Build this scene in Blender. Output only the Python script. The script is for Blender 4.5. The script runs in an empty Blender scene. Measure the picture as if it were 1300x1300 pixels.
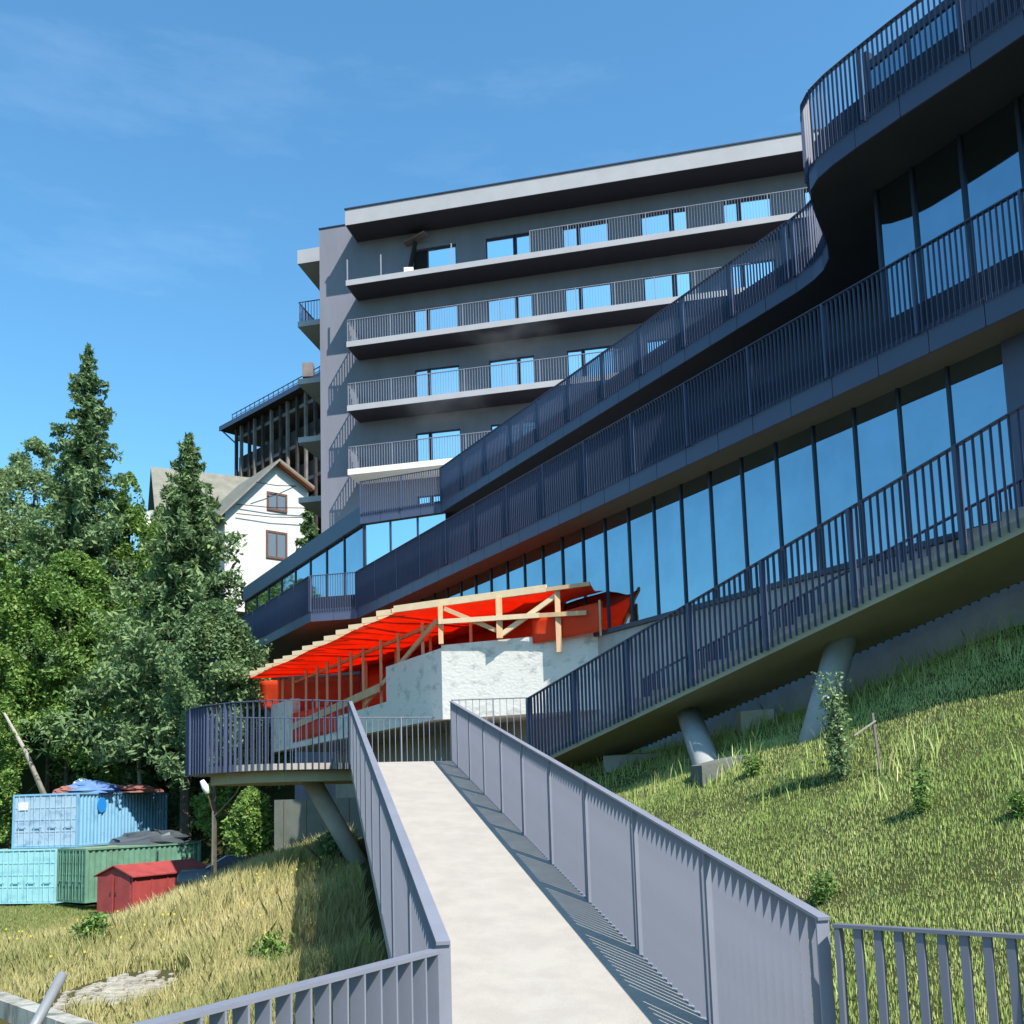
import bpy, math, random
import numpy as np
random.seed(7); RNG = np.random.default_rng(11)
scene = bpy.context.scene
C = scene.collection
# ------------------------------------------------------------------ camera
FPX, CX, CY = 1250.0, 650.0, 866.0          # pixels of the 1300 px wide photograph
_p = math.atan(.12); _r = .030
cF = np.array([0, math.cos(_p), math.sin(_p)]); _u = np.array([0, -math.sin(_p), math.cos(_p)]); _x = np.array([1., 0, 0])
cR = _x*math.cos(_r) - _u*math.sin(_r); cU = _u*math.cos(_r) + _x*math.sin(_r)
cam = bpy.data.cameras.new('camera'); camo = bpy.data.objects.new('camera', cam); C.objects.link(camo)
import mathutils
from mathutils import Vector, Matrix
camo.matrix_world = Matrix([[cR[i], cU[i], -cF[i], 0] for i in range(3)] + [[0, 0, 0, 1]])
cam.sensor_width = 36; cam.lens = 36*FPX/1300; cam.shift_y = (CY-650)/1300
cam.clip_start = .05; cam.clip_end = 6000
scene.camera = camo
def at(u, v, Y):
    d = cF + cR*(u-CX)/FPX - cU*(v-CY)/FPX
    return d*Y/d[1]
# ------------------------------------------------------------------ sky, sun, exposure
SUN_AZ = math.atan2(.574, -.819); SUN_EL = math.radians(49.5)
world = bpy.data.worlds.new('World'); scene.world = world; world.use_nodes = True
nt = world.node_tree; nt.nodes.clear()
out = nt.nodes.new('ShaderNodeOutputWorld'); bg = nt.nodes.new('ShaderNodeBackground')
sky = nt.nodes.new('ShaderNodeTexSky'); sky.sky_type = 'NISHITA'; sky.sun_disc = False
sky.sun_elevation = SUN_EL; sky.sun_rotation = SUN_AZ
sky.altitude = 200; sky.air_density = 1.25; sky.dust_density = 1.0; sky.ozone_density = 1.3
tc = nt.nodes.new('ShaderNodeTexCoord'); mp = nt.nodes.new('ShaderNodeMapping'); mp.inputs['Scale'].default_value = (1.2, 1.2, 5)
nz = nt.nodes.new('ShaderNodeTexNoise'); nz.inputs['Scale'].default_value = 1.7; nz.inputs['Detail'].default_value = 8; nz.inputs['Roughness'].default_value = .62
rp = nt.nodes.new('ShaderNodeValToRGB'); rp.color_ramp.elements[0].position = .60; rp.color_ramp.elements[1].position = .8
rp.color_ramp.elements[1].color = (.07, .07, .07, 1)
hs = nt.nodes.new('ShaderNodeHueSaturation'); hs.inputs['Saturation'].default_value = 1.05
tn = nt.nodes.new('ShaderNodeMixRGB'); tn.blend_type = 'MULTIPLY'; tn.inputs['Fac'].default_value = 1; tn.inputs['Color2'].default_value = (.50, .87, .99, 1)   # colour of this mountain sky
mx = nt.nodes.new('ShaderNodeMixRGB'); mx.inputs['Color2'].default_value = (6.5, 7.5, 9.0, 1)
L = nt.links.new
L(tc.outputs['Generated'], mp.inputs['Vector']); L(mp.outputs[0], nz.inputs['Vector']); L(nz.outputs['Fac'], rp.inputs['Fac'])
L(sky.outputs[0], hs.inputs['Color']); L(hs.outputs[0], tn.inputs['Color1']); L(tn.outputs[0], mx.inputs['Color1']); L(rp.outputs['Color'], mx.inputs['Fac'])
L(mx.outputs[0], bg.inputs['Color']); L(bg.outputs[0], out.inputs['Surface'])
bg.inputs['Strength'].default_value = .116
sl = bpy.data.lights.new('sun', 'SUN'); sl.energy = 4.2; sl.angle = math.radians(.53); sl.color = (1, .95, .87)
so = bpy.data.objects.new('sun', sl); C.objects.link(so)
sdir = Vector((math.sin(SUN_AZ)*math.cos(SUN_EL), math.cos(SUN_AZ)*math.cos(SUN_EL), math.sin(SUN_EL)))
so.rotation_euler = sdir.to_track_quat('Z', 'Y').to_euler(); so.location = sdir*60
vs = scene.view_settings; vs.view_transform = 'Standard'; vs.look = 'None'; vs.exposure = 1.07; vs.gamma = 1; vs.use_curve_mapping = False
scene.cycles.use_denoising = True; scene.cycles.max_bounces = 8; scene.cycles.transparent_max_bounces = 8
scene.cycles.sample_clamp_indirect = 6

# ------------------------------------------------------------------ materials
def mat(name, col, rough=.7, metal=0, var=.0, vscale=3., bump=0, bscale=30., col2=None, spec=.4, trans=0, attr=None, attr_cols=None, stretch=None, thr=(.35, .65)):
    m = bpy.data.materials.new(name); m.use_nodes = True; n = m.node_tree.nodes; l = m.node_tree.links.new
    b = n['Principled BSDF']; b.inputs['Roughness'].default_value = rough; b.inputs['Metallic'].default_value = metal
    b.inputs['Specular IOR Level'].default_value = spec
    c4 = (*col, 1); b.inputs['Base Color'].default_value = c4; src = None
    g = n.new('ShaderNodeTexCoord'); mp_ = n.new('ShaderNodeMapping'); l(g.outputs['Object'], mp_.inputs[0])
    if stretch: mp_.inputs['Scale'].default_value = stretch
    if var or col2:
        t = n.new('ShaderNodeTexNoise'); t.inputs['Scale'].default_value = vscale; t.inputs['Detail'].default_value = 6; t.inputs['Roughness'].default_value = .65
        l(mp_.outputs[0], t.inputs['Vector'])
        r = n.new('ShaderNodeMapRange'); r.inputs[1].default_value = thr[0]; r.inputs[2].default_value = thr[1]; l(t.outputs['Fac'], r.inputs[0])
        x = n.new('ShaderNodeMixRGB'); l(r.outputs[0], x.inputs['Fac'])
        x.inputs['Color1'].default_value = c4
        x.inputs['Color2'].default_value = (*(col2 or tuple(k*(1-var) for k in col)), 1)
        src = x.outputs[0]
    if attr:
        a = n.new('ShaderNodeAttribute'); a.attribute_name = attr
        x2 = n.new('ShaderNodeValToRGB'); e = x2.color_ramp.elements
        while len(e) < len(attr_cols): e.new(.5)
        for i, cc in enumerate(attr_cols):
            e[i].position = i/(len(attr_cols)-1); e[i].color = (*cc, 1)
        l(a.outputs['Fac'], x2.inputs['Fac'])
        if src:
            x3 = n.new('ShaderNodeMixRGB'); x3.blend_type = 'MULTIPLY'; x3.inputs['Fac'].default_value = 1
            l(x2.outputs[0], x3.inputs['Color1']); l(src, x3.inputs['Color2']); src = x3.outputs[0]
        else: src = x2.outputs[0]
    if src: l(src, b.inputs['Base Color'])
    if bump:
        t = n.new('ShaderNodeTexNoise'); t.inputs['Scale'].default_value = bscale; t.inputs['Detail'].default_value = 5; l(mp_.outputs[0], t.inputs['Vector'])
        k = n.new('ShaderNodeBump'); k.inputs['Strength'].default_value = bump; k.inputs['Distance'].default_value = .02
        l(t.outputs['Fac'], k.inputs['Height']); l(k.outputs[0], b.inputs['Normal'])
    if trans:
        tr = n.new('ShaderNodeBsdfTranslucent'); ms = n.new('ShaderNodeMixShader'); ms.inputs[0].default_value = trans
        if src: l(src, tr.inputs['Color'])
        else: tr.inputs['Color'].default_value = c4
        l(b.outputs[0], ms.inputs[1]); l(tr.outputs[0], ms.inputs[2]); l(ms.outputs[0], n['Material Output'].inputs['Surface'])
    return m
M = {}
M['rail'] = mat('railing_metal', (.19, .20, .245), .5, var=.12, vscale=2, spec=.3)
M['rail_dark'] = mat('shaded_railing_metal', (.062, .078, .142), .45, var=.15, vscale=2, spec=.35)  # railing metal with the terraces' shade put into a darker colour
M['rail_dark2'] = mat('dark_grey_railing_metal', (.12, .13, .17), .45, spec=.3)
M['ramp'] = mat('ramp_concrete', (.335, .306, .275), .9, col2=(.30, .273, .246), vscale=3.2, bump=.25, bscale=60, thr=(.4, .62))
M['concrete'] = mat('grey_concrete', (.34, .34, .33), .9, col2=(.24, .24, .235), vscale=1.1, bump=.3, bscale=14)
M['darkconc'] = mat('dark_and_shaded_concrete', (.13, .135, .12), .95, col2=(.09, .10, .08), vscale=1.2, bump=.3)  # dark grey concrete; on the retaining wall it paints the landing's shade
M['oldlight'] = mat('stained_low_wall_concrete', (.36, .35, .31), .95, col2=(.12, .12, .10), vscale=3.5, bump=.4, bscale=12, thr=(.42, .66), stretch=(1, 1, .35))
M['rough_concrete'] = mat('whitish_stained_concrete', (.60, .575, .53), .9, col2=(.36, .35, .325), vscale=2.6, bump=.5, bscale=12, thr=(.53, .68), stretch=(1, 1, 1.6))
M['soffit'] = mat('soffit_concrete', (.36, .34, .25), .9, col2=(.30, .285, .20), vscale=.8, bump=.1)  # olive tint of light bounced off the grass, put into the concrete
M['clad'] = mat('tower_render', (.175, .175, .215), .8, var=.14, vscale=1.2, stretch=(1, 1, .18))
M['fascia_t'] = mat('tower_fascia', (.34, .33, .35), .75, var=.10, vscale=.8)
M['deck'] = mat('dark_balcony_deck', (.05, .05, .065), .9)  # darkened to cut bounced light and deepen the shade on the tower wall
M['white'] = mat('white_painted_edge', (.72, .68, .62), .7, var=.06)
M['panel'] = mat('dark_blue_grey_panel', (.062, .076, .135), .42, var=.12, vscale=.6)
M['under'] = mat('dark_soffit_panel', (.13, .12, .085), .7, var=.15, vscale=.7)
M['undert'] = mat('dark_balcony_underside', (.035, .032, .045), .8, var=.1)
M['dark'] = mat('dark_frame_metal', (.02, .026, .05), .4)
M['black2'] = mat('upstand_and_recess_shade', (.018, .024, .05), .5)  # dark upstands; for the recess walls, shade painted into the colour
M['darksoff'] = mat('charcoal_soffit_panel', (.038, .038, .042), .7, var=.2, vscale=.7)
M['black'] = mat('dark_interior', (.012, .012, .014), .9)
M['glass'] = mat('tinted_window_glass', (.30, .42, .50), .03, metal=1, bump=.014, bscale=1.1, var=.22, vscale=.45, thr=(.4, .7))  # tone noise stands in for reflected cloud smudges, plus mild dirt
M['glass_t'] = mat('pale_window_glass', (.80, .92, .95), .04, metal=1, bump=.01, bscale=1.2)
M['soil'] = mat('grassy_ground', (.12, .12, .04), 1, var=.3, vscale=1.3, attr='dry', attr_cols=[(.18, .26, .065), (.38, .42, .14), (.42, .38, .18)], bump=.6, bscale=6)
M['tarp'] = mat('red_tarpaulin', (.97, .115, .03), .5, var=.15, vscale=1.5, trans=.6, bump=.3, bscale=3)
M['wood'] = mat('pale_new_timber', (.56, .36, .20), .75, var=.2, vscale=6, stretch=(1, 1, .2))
M['wood_lit'] = mat('sunlit_timber', (.68, .52, .33), .75, var=.12, vscale=5)  # lighter copy of the timber, sunlight put into its colour
M['galv'] = mat('galvanised_steel', (.27, .28, .29), .45, metal=.3, var=.15, vscale=4)
M['housewhite'] = mat('white_house_render', (.56, .545, .51), .9, var=.16, vscale=1.0, stretch=(1, 1, .3))
M['roofm'] = mat('weathered_roof_sheet', (.19, .18, .145), .7, var=.3, vscale=1.2)
M['brown'] = mat('brown_window_wood', (.13, .05, .03), .6, var=.3)
M['orangewood'] = mat('reddish_eave_boards', (.36, .13, .055), .7, var=.3)
M['darkwood'] = mat('charred_dark_timber', (.045, .036, .034), .85, var=.5, vscale=1.2)
M['beam'] = mat('grey_brown_timber_beam', (.20, .165, .155), .85, var=.4, vscale=1)
M['bark'] = mat('tree_bark', (.11, .085, .065), .95, var=.5, vscale=5, bump=.5)
M['palebark'] = mat('pale_dead_bark', (.38, .34, .29), .95, var=.3, vscale=5)
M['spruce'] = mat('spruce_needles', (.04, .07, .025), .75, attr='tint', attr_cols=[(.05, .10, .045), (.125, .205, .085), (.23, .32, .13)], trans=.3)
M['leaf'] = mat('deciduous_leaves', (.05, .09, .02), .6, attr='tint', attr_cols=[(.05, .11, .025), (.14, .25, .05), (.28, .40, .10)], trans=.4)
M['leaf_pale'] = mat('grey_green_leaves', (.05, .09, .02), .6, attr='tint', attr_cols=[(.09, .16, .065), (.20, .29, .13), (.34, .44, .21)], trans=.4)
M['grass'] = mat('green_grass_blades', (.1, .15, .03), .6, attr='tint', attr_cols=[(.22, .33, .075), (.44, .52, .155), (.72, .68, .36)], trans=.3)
M['drygrass'] = mat('golden_meadow_grass', (.3, .25, .1), .7, attr='tint', attr_cols=[(.16, .23, .06), (.42, .385, .155), (.64, .55, .28)], trans=.3)
M['contblue'] = mat('faded_blue_container_paint', (.17, .36, .52), .6, col2=(.10, .24, .40), vscale=1.6, thr=(.5, .75))
M['contpale'] = mat('pale_blue_container_doors', (.30, .42, .52), .65, col2=(.14, .24, .36), vscale=2.2, thr=(.5, .7))
M['contcyan'] = mat('pale_cyan_container_paint', (.27, .52, .55), .6, col2=(.16, .36, .42), vscale=1.8, thr=(.5, .75))
M['contgreen'] = mat('dull_green_container_paint', (.13, .27, .19), .65, col2=(.09, .19, .13), vscale=1.5)
M['controof'] = mat('mossy_container_roof', (.22, .27, .16), .9, var=.3, vscale=1.5)
M['redpaint'] = mat('faded_red_paint', (.33, .055, .05), .6, col2=(.24, .04, .04), vscale=1.8)
M['rust'] = mat('rusty_dark_steel', (.10, .05, .035), .8, var=.4)
M['bluetarp'] = mat('blue_tarpaulin', (.12, .22, .48), .5, var=.3, vscale=2)
M['debris'] = mat('reddish_rag_cloth', (.30, .12, .10), .9, var=.4, vscale=3)
M['lampwhite'] = mat('white_lamp_shell', (.75, .75, .73), .4)
M['carpaint'] = mat('dark_car_paint', (.06, .07, .08), .3, spec=.6)
M['chrome'] = mat('silver_window_trim', (.6, .6, .6), .25, metal=.9)
M['sticker'] = mat('bright_blue_round_sticker', (.02, .22, .60), .5)
M['housepane'] = mat('dull_house_pane', (.10, .12, .14), .15, spec=.9)
M['stone'] = mat('pale_rubble_stone', (.42, .38, .31), .95, var=.4, vscale=4, bump=.5)
M['bloom'] = mat('white_blossom', (.75, .75, .7), .8)
M['yellowbloom'] = mat('yellow_blossom', (.6, .5, .05), .8)

# ------------------------------------------------------------------ helpers
def new_obj(name, mesh, m=None, parent=None, loc=None, rz=0):
    o = bpy.data.objects.new(name, mesh); C.objects.link(o)
    if m is not None and mesh is not None and not mesh.materials: mesh.materials.append(m)
    if parent is not None: o.parent = parent
    if loc is not None: o.location = loc
    if rz: o.rotation_euler[2] = rz
    return o
class MB:
    def __init__(s): s.v = []; s.f = []
    def add(s, vs_, fs): b = len(s.v); s.v += [tuple(map(float, q)) for q in vs_]; s.f += [tuple(i+b for i in f) for f in fs]; return s
    def box(s, x0, x1, y0, y1, z0, z1):
        return s.add([(x0,y0,z0),(x1,y0,z0),(x1,y1,z0),(x0,y1,z0),(x0,y0,z1),(x1,y0,z1),(x1,y1,z1),(x0,y1,z1)],
                     [(3,2,1,0),(4,5,6,7),(0,1,5,4),(1,2,6,5),(2,3,7,6),(3,0,4,7)])
    def beam(s, a, b, w, h, up=(0,0,1)):
        a = Vector(a); b = Vector(b); d = (b-a).normalized(); u = Vector(up)
        if abs(d.dot(u)) > .98: u = Vector((0,1,0))
        x = d.cross(u).normalized(); y = x.cross(d).normalized(); P = []
        for q in (a, b):
            for sx, sy in ((-1,-1),(1,-1),(1,1),(-1,1)): P.append(q + x*sx*w/2 + y*sy*h/2)
        return s.add(P, [(3,2,1,0),(4,5,6,7),(0,1,5,4),(1,2,6,5),(2,3,7,6),(3,0,4,7)])
    def tube(s, pts, rad, n=8):
        pts = [Vector(q) for q in pts]; rings = []
        for i, q in enumerate(pts):
            d = (pts[min(i+1, len(pts)-1)] - pts[max(i-1, 0)]).normalized()
            u = Vector((0,0,1)) if abs(d.z) < .9 else Vector((1,0,0))
            x = d.cross(u).normalized(); y = x.cross(d)
            r = rad[i] if hasattr(rad, '__len__') else rad
            rings.append([q + (x*math.cos(2*math.pi*k/n) + y*math.sin(2*math.pi*k/n))*r for k in range(n)])
        fs = []
        for i in range(len(pts)-1):
            for k in range(n): fs.append((i*n+k, i*n+(k+1) % n, (i+1)*n+(k+1) % n, (i+1)*n+k))
        fs += [tuple(range(n-1, -1, -1)), tuple((len(pts)-1)*n+k for k in range(n))]
        return s.add([q for r_ in rings for q in r_], fs)
    def prism(s, poly, z0, z1):
        """closed plan polygon, z0/z1 numbers or per-vertex lists"""
        n = len(poly)
        A = sum(poly[i][0]*poly[(i+1) % n][1]-poly[(i+1) % n][0]*poly[i][1] for i in range(n))
        z0 = list(z0) if hasattr(z0, '__len__') else [z0]*n; z1 = list(z1) if hasattr(z1, '__len__') else [z1]*n
        if A < 0: poly = poly[::-1]; z0 = z0[::-1]; z1 = z1[::-1]
        return s.add([(p_[0], p_[1], z) for p_, z in zip(poly, z0)] + [(p_[0], p_[1], z) for p_, z in zip(poly, z1)],
                     [tuple(range(n-1, -1, -1)), tuple(range(n, 2*n))] + [(i, (i+1) % n, n+(i+1) % n, n+i) for i in range(n)])
    def quad(s, a, b, c, d): return s.add([a, b, c, d], [(0,1,2,3)])
    def wall(s, A, B, t, z0, z1):
        """upright wall along plan A->B, thickness t to the left of A->B"""
        A = Vector(A[:2]); B = Vector(B[:2]); d = (B-A).normalized(); n_ = Vector((-d.y, d.x))*t
        return s.prism([A, B, B+n_, A+n_], z0, z1)
    def build(s, name, m, parent=None, loc=None, rz=0, smooth=False):
        me = bpy.data.meshes.new(name); me.from_pydata(s.v, [], s.f); me.update()
        if smooth:
            for p_ in me.polygons: p_.use_smooth = True
        return new_obj(name, me, m, parent, loc, rz)
def tag(o, label=None, cat=None, group=None, kind=None):
    if label: o['label'] = label
    if cat: o['category'] = cat
    if group: o['group'] = group
    if kind: o['kind'] = kind
    return o
def empty(name, label, cat, loc=(0,0,0), rz=0, group=None):
    o = bpy.data.objects.new(name, None); C.objects.link(o); o.location = loc; o.rotation_euler[2] = rz; o.empty_display_size = .3
    return tag(o, label, cat, group)
_plates = {}
def plate(h, w, t, m):
    k = (round(h, 3), w, t, m.name)
    if k not in _plates:
        b = MB().box(-t/2, t/2, -w/2, w/2, 0, h); me = bpy.data.meshes.new('baluster'); me.from_pydata(b.v, [], b.f); me.materials.append(m); _plates[k] = me
    return _plates[k]
def railing(root, pts, h, m, pitch=.11, depth=.065, thick=.010, post_every=12, hw=.075, ht=.014, drop=0.0, post_w=.07, bottom=False, skip=None, wire=False, bar_name='baluster', post_t=.024, twist=0.0):
    """pts: polyline of (x,y,z_foot). root: object the pieces hang from (its origin at 0)."""
    P = [Vector(q) for q in pts]; seg = [0]
    for i in range(len(P)-1): seg.append(seg[-1] + (P[i+1]-P[i]).xy.length)
    def ev(s_):
        for i in range(len(P)-1):
            if s_ <= seg[i+1] + 1e-6 or i == len(P)-2:
                t = (s_-seg[i])/max(seg[i+1]-seg[i], 1e-6); q = P[i].lerp(P[i+1], t); d = (P[i+1]-P[i]).xy.normalized(); return q, d
    hr = MB()
    for i in range(len(P)-1):
        a = P[i]+Vector((0,0,h-ht/2)); b = P[i+1]+Vector((0,0,h-ht/2)); hr.beam(a, b, hw, ht)
    if bottom:
        for i in range(len(P)-1): hr.beam(P[i]+Vector((0,0,-drop+.012)), P[i+1]+Vector((0,0,-drop+.012)), depth*.7, .014)
    hr.build('handrail', m, root)
    n = int(seg[-1]/pitch); Lb = h-ht-.001+drop
    for k in range(n+1):
        s_ = min(k*pitch+.02, seg[-1]-.01); q, d = ev(s_)
        if skip and skip(s_): 
            if k % post_every: continue
        ang = math.atan2(d.y, d.x)
        if k % post_every == 0:
            new_obj('post', plate(Lb, post_w, post_t, m), m, root, (q.x, q.y, q.z-drop), ang)
        else: new_obj(bar_name, plate(Lb, depth, thick, m), m, root, (q.x, q.y, q.z-drop), ang+twist)
def offs(pts, k):
    """offset a plan polyline to its left by k"""
    r = []; n = len(pts)
    for i in range(n):
        a = Vector(pts[max(i-1, 0)][:2]); b = Vector(pts[i][:2]); c = Vector(pts[min(i+1, n-1)][:2])
        d1 = (b-a).normalized() if i > 0 else (c-b).normalized(); d2 = (c-b).normalized() if i < n-1 else d1
        n1 = Vector((-d1.y, d1.x)); n2 = Vector((-d2.y, d2.x)); m_ = (n1+n2).normalized(); r.append(b + m_*(k/max(m_.dot(n1), .35)))
    return [(q.x, q.y) for q in r]

# ------------------------------------------------------------------ terrain
dF = np.array([.51, -.86]); nF = np.array([.86, .51]); A0 = np.array([-4.75, 30.09])
def plane_r(X, Y): return -1.5 + .53*(X-2.6) + .208*(Y-5)
ctrl = [(x, y, plane_r(x, y)) for x, y in ((2.6,5),(5,5),(8,5),(11,4),(6.6,12.4),(1.3,18.4),(2.75,13.5),(-1,10),(-2.3,14),(4.5,9),(0,19),(8.5,9),(1.2,9),(10,1),(5,1.5))]
ctrl += [(-3.2,18.5,-1.25),(-5,19,-1.1),(-4.2,21,-.9),(-4.5,25,-1.2),(-6,15,-2.15),(-8,20,-2.7),(-12,30,-3.85),(-14,35,-4.1),(-10,25,-3.25),(-7.1,22,-1.85),(-5.3,22,-1.3),(-4,15,-1.9),(-2.5,11.5,-2.0),(-3.6,9.9,-2.15),(-6.2,12.2,-2.25),(-8.5,15,-2.4),(-12,17,-3.0),
         (-12.5,27,-3.3),(-15,32,-3.8),(-17,38,-4.1),(-14,44,-4.2),(-21,46,-4.2),(-26,48,-4.2),(-25,38,-4.05),(-22,28,-3.7),(-17,22,-3.3),(-20,56,-4),(-30,60,-2),
         (-12,20,-2.95),(-16,27,-3.6),(-8.5,29,-2.3),(-8,36,-1.9),(-10.6,36,-2.98),(-11.5,34.6,-3.1),(-12,52,-3),(-9,46,-1),
         (-5,5,-3.6),(-9,9,-3.6),(-14,12,-3.8),(-2.5,5.5,-2.9),(-1.2,3,-1.9),(-12,4,-4),(0,-3,-1.72),(0,0,-1.72),(1.5,2.5,-1.72),(-1,1,-1.8),(0,4.3,-1.8),(1.2,4.4,-1.75),
         (-22,66,7),(-30,72,14),(-15,70,14),(-10,64,8),(-40,70,12),(-5,70,14),(-35,50,-1),(-45,40,-2),(-40,20,-5),(-30,5,-5),
         (12,14,2.2),(10,20,2.2),(4,28,2.0),(0,40,8),(10,40,8),(25,30,6),(25,10,2.5),(25,-5,1),(10,-8,-1.6),(-10,-8,-2.5),(-4,36,1.5),(60,60,14),(-60,90,18),(0,95,18),(60,-20,4),(-60,-20,-4),(0,-60,-3),(-70,40,0)]
cp = np.array(ctrl)
def _k(r): return r
_D = np.linalg.norm(cp[:, None, :2]-cp[None, :, :2], axis=2)
_A = np.block([[_k(_D)+.0*np.eye(len(cp)), np.c_[np.ones(len(cp)), cp[:, :2]]], [np.vstack([np.ones(len(cp)), cp[:, 0], cp[:, 1]]), np.zeros((3, 3))]])
_w = np.linalg.solve(_A, np.r_[cp[:, 2], 0, 0, 0])
def terr(X, Y):
    X = np.atleast_1d(np.asarray(X, float)); Y = np.atleast_1d(np.asarray(Y, float))
    o = np.empty(X.shape).ravel(); xf = X.ravel(); yf = Y.ravel()
    for i in range(0, len(xf), 20000):
        xs = xf[i:i+20000]; ys = yf[i:i+20000]
        r = np.hypot(xs[:, None]-cp[None, :, 0], ys[:, None]-cp[None, :, 1])
        o[i:i+20000] = _k(r)@_w[:-3] + _w[-3] + _w[-2]*xs + _w[-1]*ys
    far = np.clip((np.hypot(xf, yf-20)-90)/120, 0, 1)
    o = o*(1-far) + 6*far
    o += .05*np.sin(xf*1.7+.5*yf)*np.sin(yf*1.3) + .02*np.sin(xf*4.1)*np.sin(yf*3.7+xf)
    return np.clip(o, -8, 24).reshape(X.shape)
def tz(x, y): return float(terr(x, y)[0])
def ghit(u, v, y0=4.0, y1=60.0):
    ys = np.arange(y0, y1, .05); d = at(u, v, 1.0); P = ys[:, None]*d[None, :]; below = P[:, 2] < terr(P[:, 0], P[:, 1])
    i = int(np.argmax(below)); return P[i]
gx = np.r_[-2500,-1200,-600,-300,-180,-120,-90,-75,-60,-50,-44,np.arange(-40,14,.4),np.arange(14,30,2),36,50,80,120,200,400,900,2500]
gy = np.r_[-2500,-900,-400,-150,-80,-40,-20,-12,np.arange(-8,56,.4),np.arange(56,90,2),100,120,160,220,400,900,2500]
GX, GY = np.meshgrid(gx, gy); GZ = terr(GX, GY)
nx, ny = len(gx), len(gy)
vv = np.c_[GX.ravel(), GY.ravel(), GZ.ravel()]
ii = (np.arange(ny-1)[:, None]*nx + np.arange(nx-1)[None, :]).ravel()
ff = np.c_[ii, ii+1, ii+1+nx, ii+nx]
def np_mesh(name, v, f, attr=None, aname='tint'):
    me = bpy.data.meshes.new(name); k = f.shape[1]
    me.vertices.add(len(v)); me.vertices.foreach_set('co', np.asarray(v, np.float32).ravel())
    me.loops.add(f.size); me.loops.foreach_set('vertex_index', f.astype(np.int32).ravel())
    me.polygons.add(len(f)); me.polygons.foreach_set('loop_start', np.arange(0, f.size, k, dtype=np.int32))
    me.update(calc_edges=True)
    if attr is not None:
        a = me.attributes.new(aname, 'FLOAT', 'POINT'); a.data.foreach_set('value', np.asarray(attr, np.float32))
    return me
def dryness(X, Y):
    left = np.clip((-(X*.98+Y*.19) + 2.0)/3, 0, 1)      # left of the footbridge the meadow is dry
    g = .32 + .1*np.sin(X*.9+Y*.6)*np.sin(Y*.5-X*.3)
    green_near = np.clip((-(X+13))/6, 0, 1)*np.clip((Y-24)/10, 0, 1)
    d = g*(1-left) + left*(.95 - .75*green_near)
    return np.clip(np.where(Y > 45, .1, d), 0, 1)
me = np_mesh('ground', vv, ff, dryness(vv[:, 0], vv[:, 1]), 'dry')
g = new_obj('ground', me, M['soil']); tag(g, kind='structure')
for p_ in me.polygons: p_.use_smooth = True

# terrace the photographer stands on, in front of the footbridge
LL, RL = (-.33, 4.35), (1.45, 4.79)
fl = MB().prism([(-.38, 4.33), (1.47, 4.79), (2.3, 3.9), (4.2, .9), (4.2, -3), (-2.8, -3), (-2.3, .2), (-1.2, 2.9)], -1.9, -1.68)
tag(fl.build('pavement', M['ramp']), kind='structure')

# ------------------------------------------------------------------ footbridge
fb = empty('footbridge', 'pale concrete footbridge ramp climbing to the curved landing', 'footbridge', (0, 0, 0))
Lf, Rf = Vector((-2.9, 17.53, .75)), Vector((-1.13, 18.06, .75)); Ln, Rn = Vector((-.33, 4.35, -1.675)), Vector((1.45, 4.79, -1.675))
def slab4(P, t): 
    b = MB(); b.add([*P, *[q-Vector((0,0,t)) for q in P]], [(0,1,2,3),(7,6,5,4),(0,4,5,1),(1,5,6,2),(2,6,7,3),(3,7,4,0)]); return b
slab4([Ln, Rn, Rf, Lf], .22).build('deck', M['ramp'], fb)
landing = [(-2.9,17.53),(-3.5,17.15),(-4.15,16.98),(-4.8,17.12),(-5.4,17.5),(-5.85,18.0),(-6.12,18.55),(-6.05,19.3),(-5.5,20.0),(-4.6,20.45),(-3.5,20.7),(-1.36,21.43),(.6,20.6),(1.9,19.0),(.3,18.05),(-1.13,18.06)]
MB().prism(landing, .64, .70).build('landing_slab', M['ramp'], fb)
lc = np.array(landing).mean(0); MB().prism([tuple(lc+(np.array(q)-lc)*.86) for q in landing], .44, .637).build('landing_beam', M['soffit'], fb)
MB().prism(landing, .70, .75).build('landing_floor', M['ramp'], fb)
c_top = at(392, 989, 18.3); c_bot = at(472, 1100, 18.9)
MB().tube([c_top+np.array([0,0,.06]), c_bot+np.array([.06,.02,-.5])], .17, 20).build('column', M['concrete'], fb, smooth=True)
# stair flight as its own thing
sa = np.array([.3, 18.05]); sb = np.array([5.32, 10.1]); sdv = (sb-sa); SL = np.linalg.norm(sdv); sdv = sdv/SL; snv = np.array([-sdv[1], sdv[0]])
SZ0, SLP = .70, (2.73-.70)/SL
def sz(s_): return SZ0 + SLP*s_
st = empty('stair_flight', 'long straight outdoor concrete stair rising right along the glass building', 'staircase')
W = 1.45; SE = 17.0
q0 = [Vector((*(sa), sz(0)+.02)), Vector((*(sa+sdv*SE), sz(SE)+.02)), Vector((*(sa+sdv*SE+snv*W), sz(SE)+.02)), Vector((*(sa+snv*W), sz(0)+.02))]
slab4(q0, .16).build('stair_slab', M['soffit'], st)
run = .42; k = 0
tread_me = None
while k*run < SE-.5:
    s_ = k*run; p0 = sa+sdv*s_ + snv*.07; zz = sz(s_)
    if tread_me is None:
        b = MB().box(0, run-.004, 0, W-.14, 0, .19); tread_me = bpy.data.meshes.new('step'); tread_me.from_pydata(b.v, [], b.f); tread_me.materials.append(M['concrete'])
    new_obj('step', tread_me, None, st, (p0[0], p0[1], zz+.022+SLP*run*.0), math.atan2(sdv[1], sdv[0])); k += 1
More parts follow.
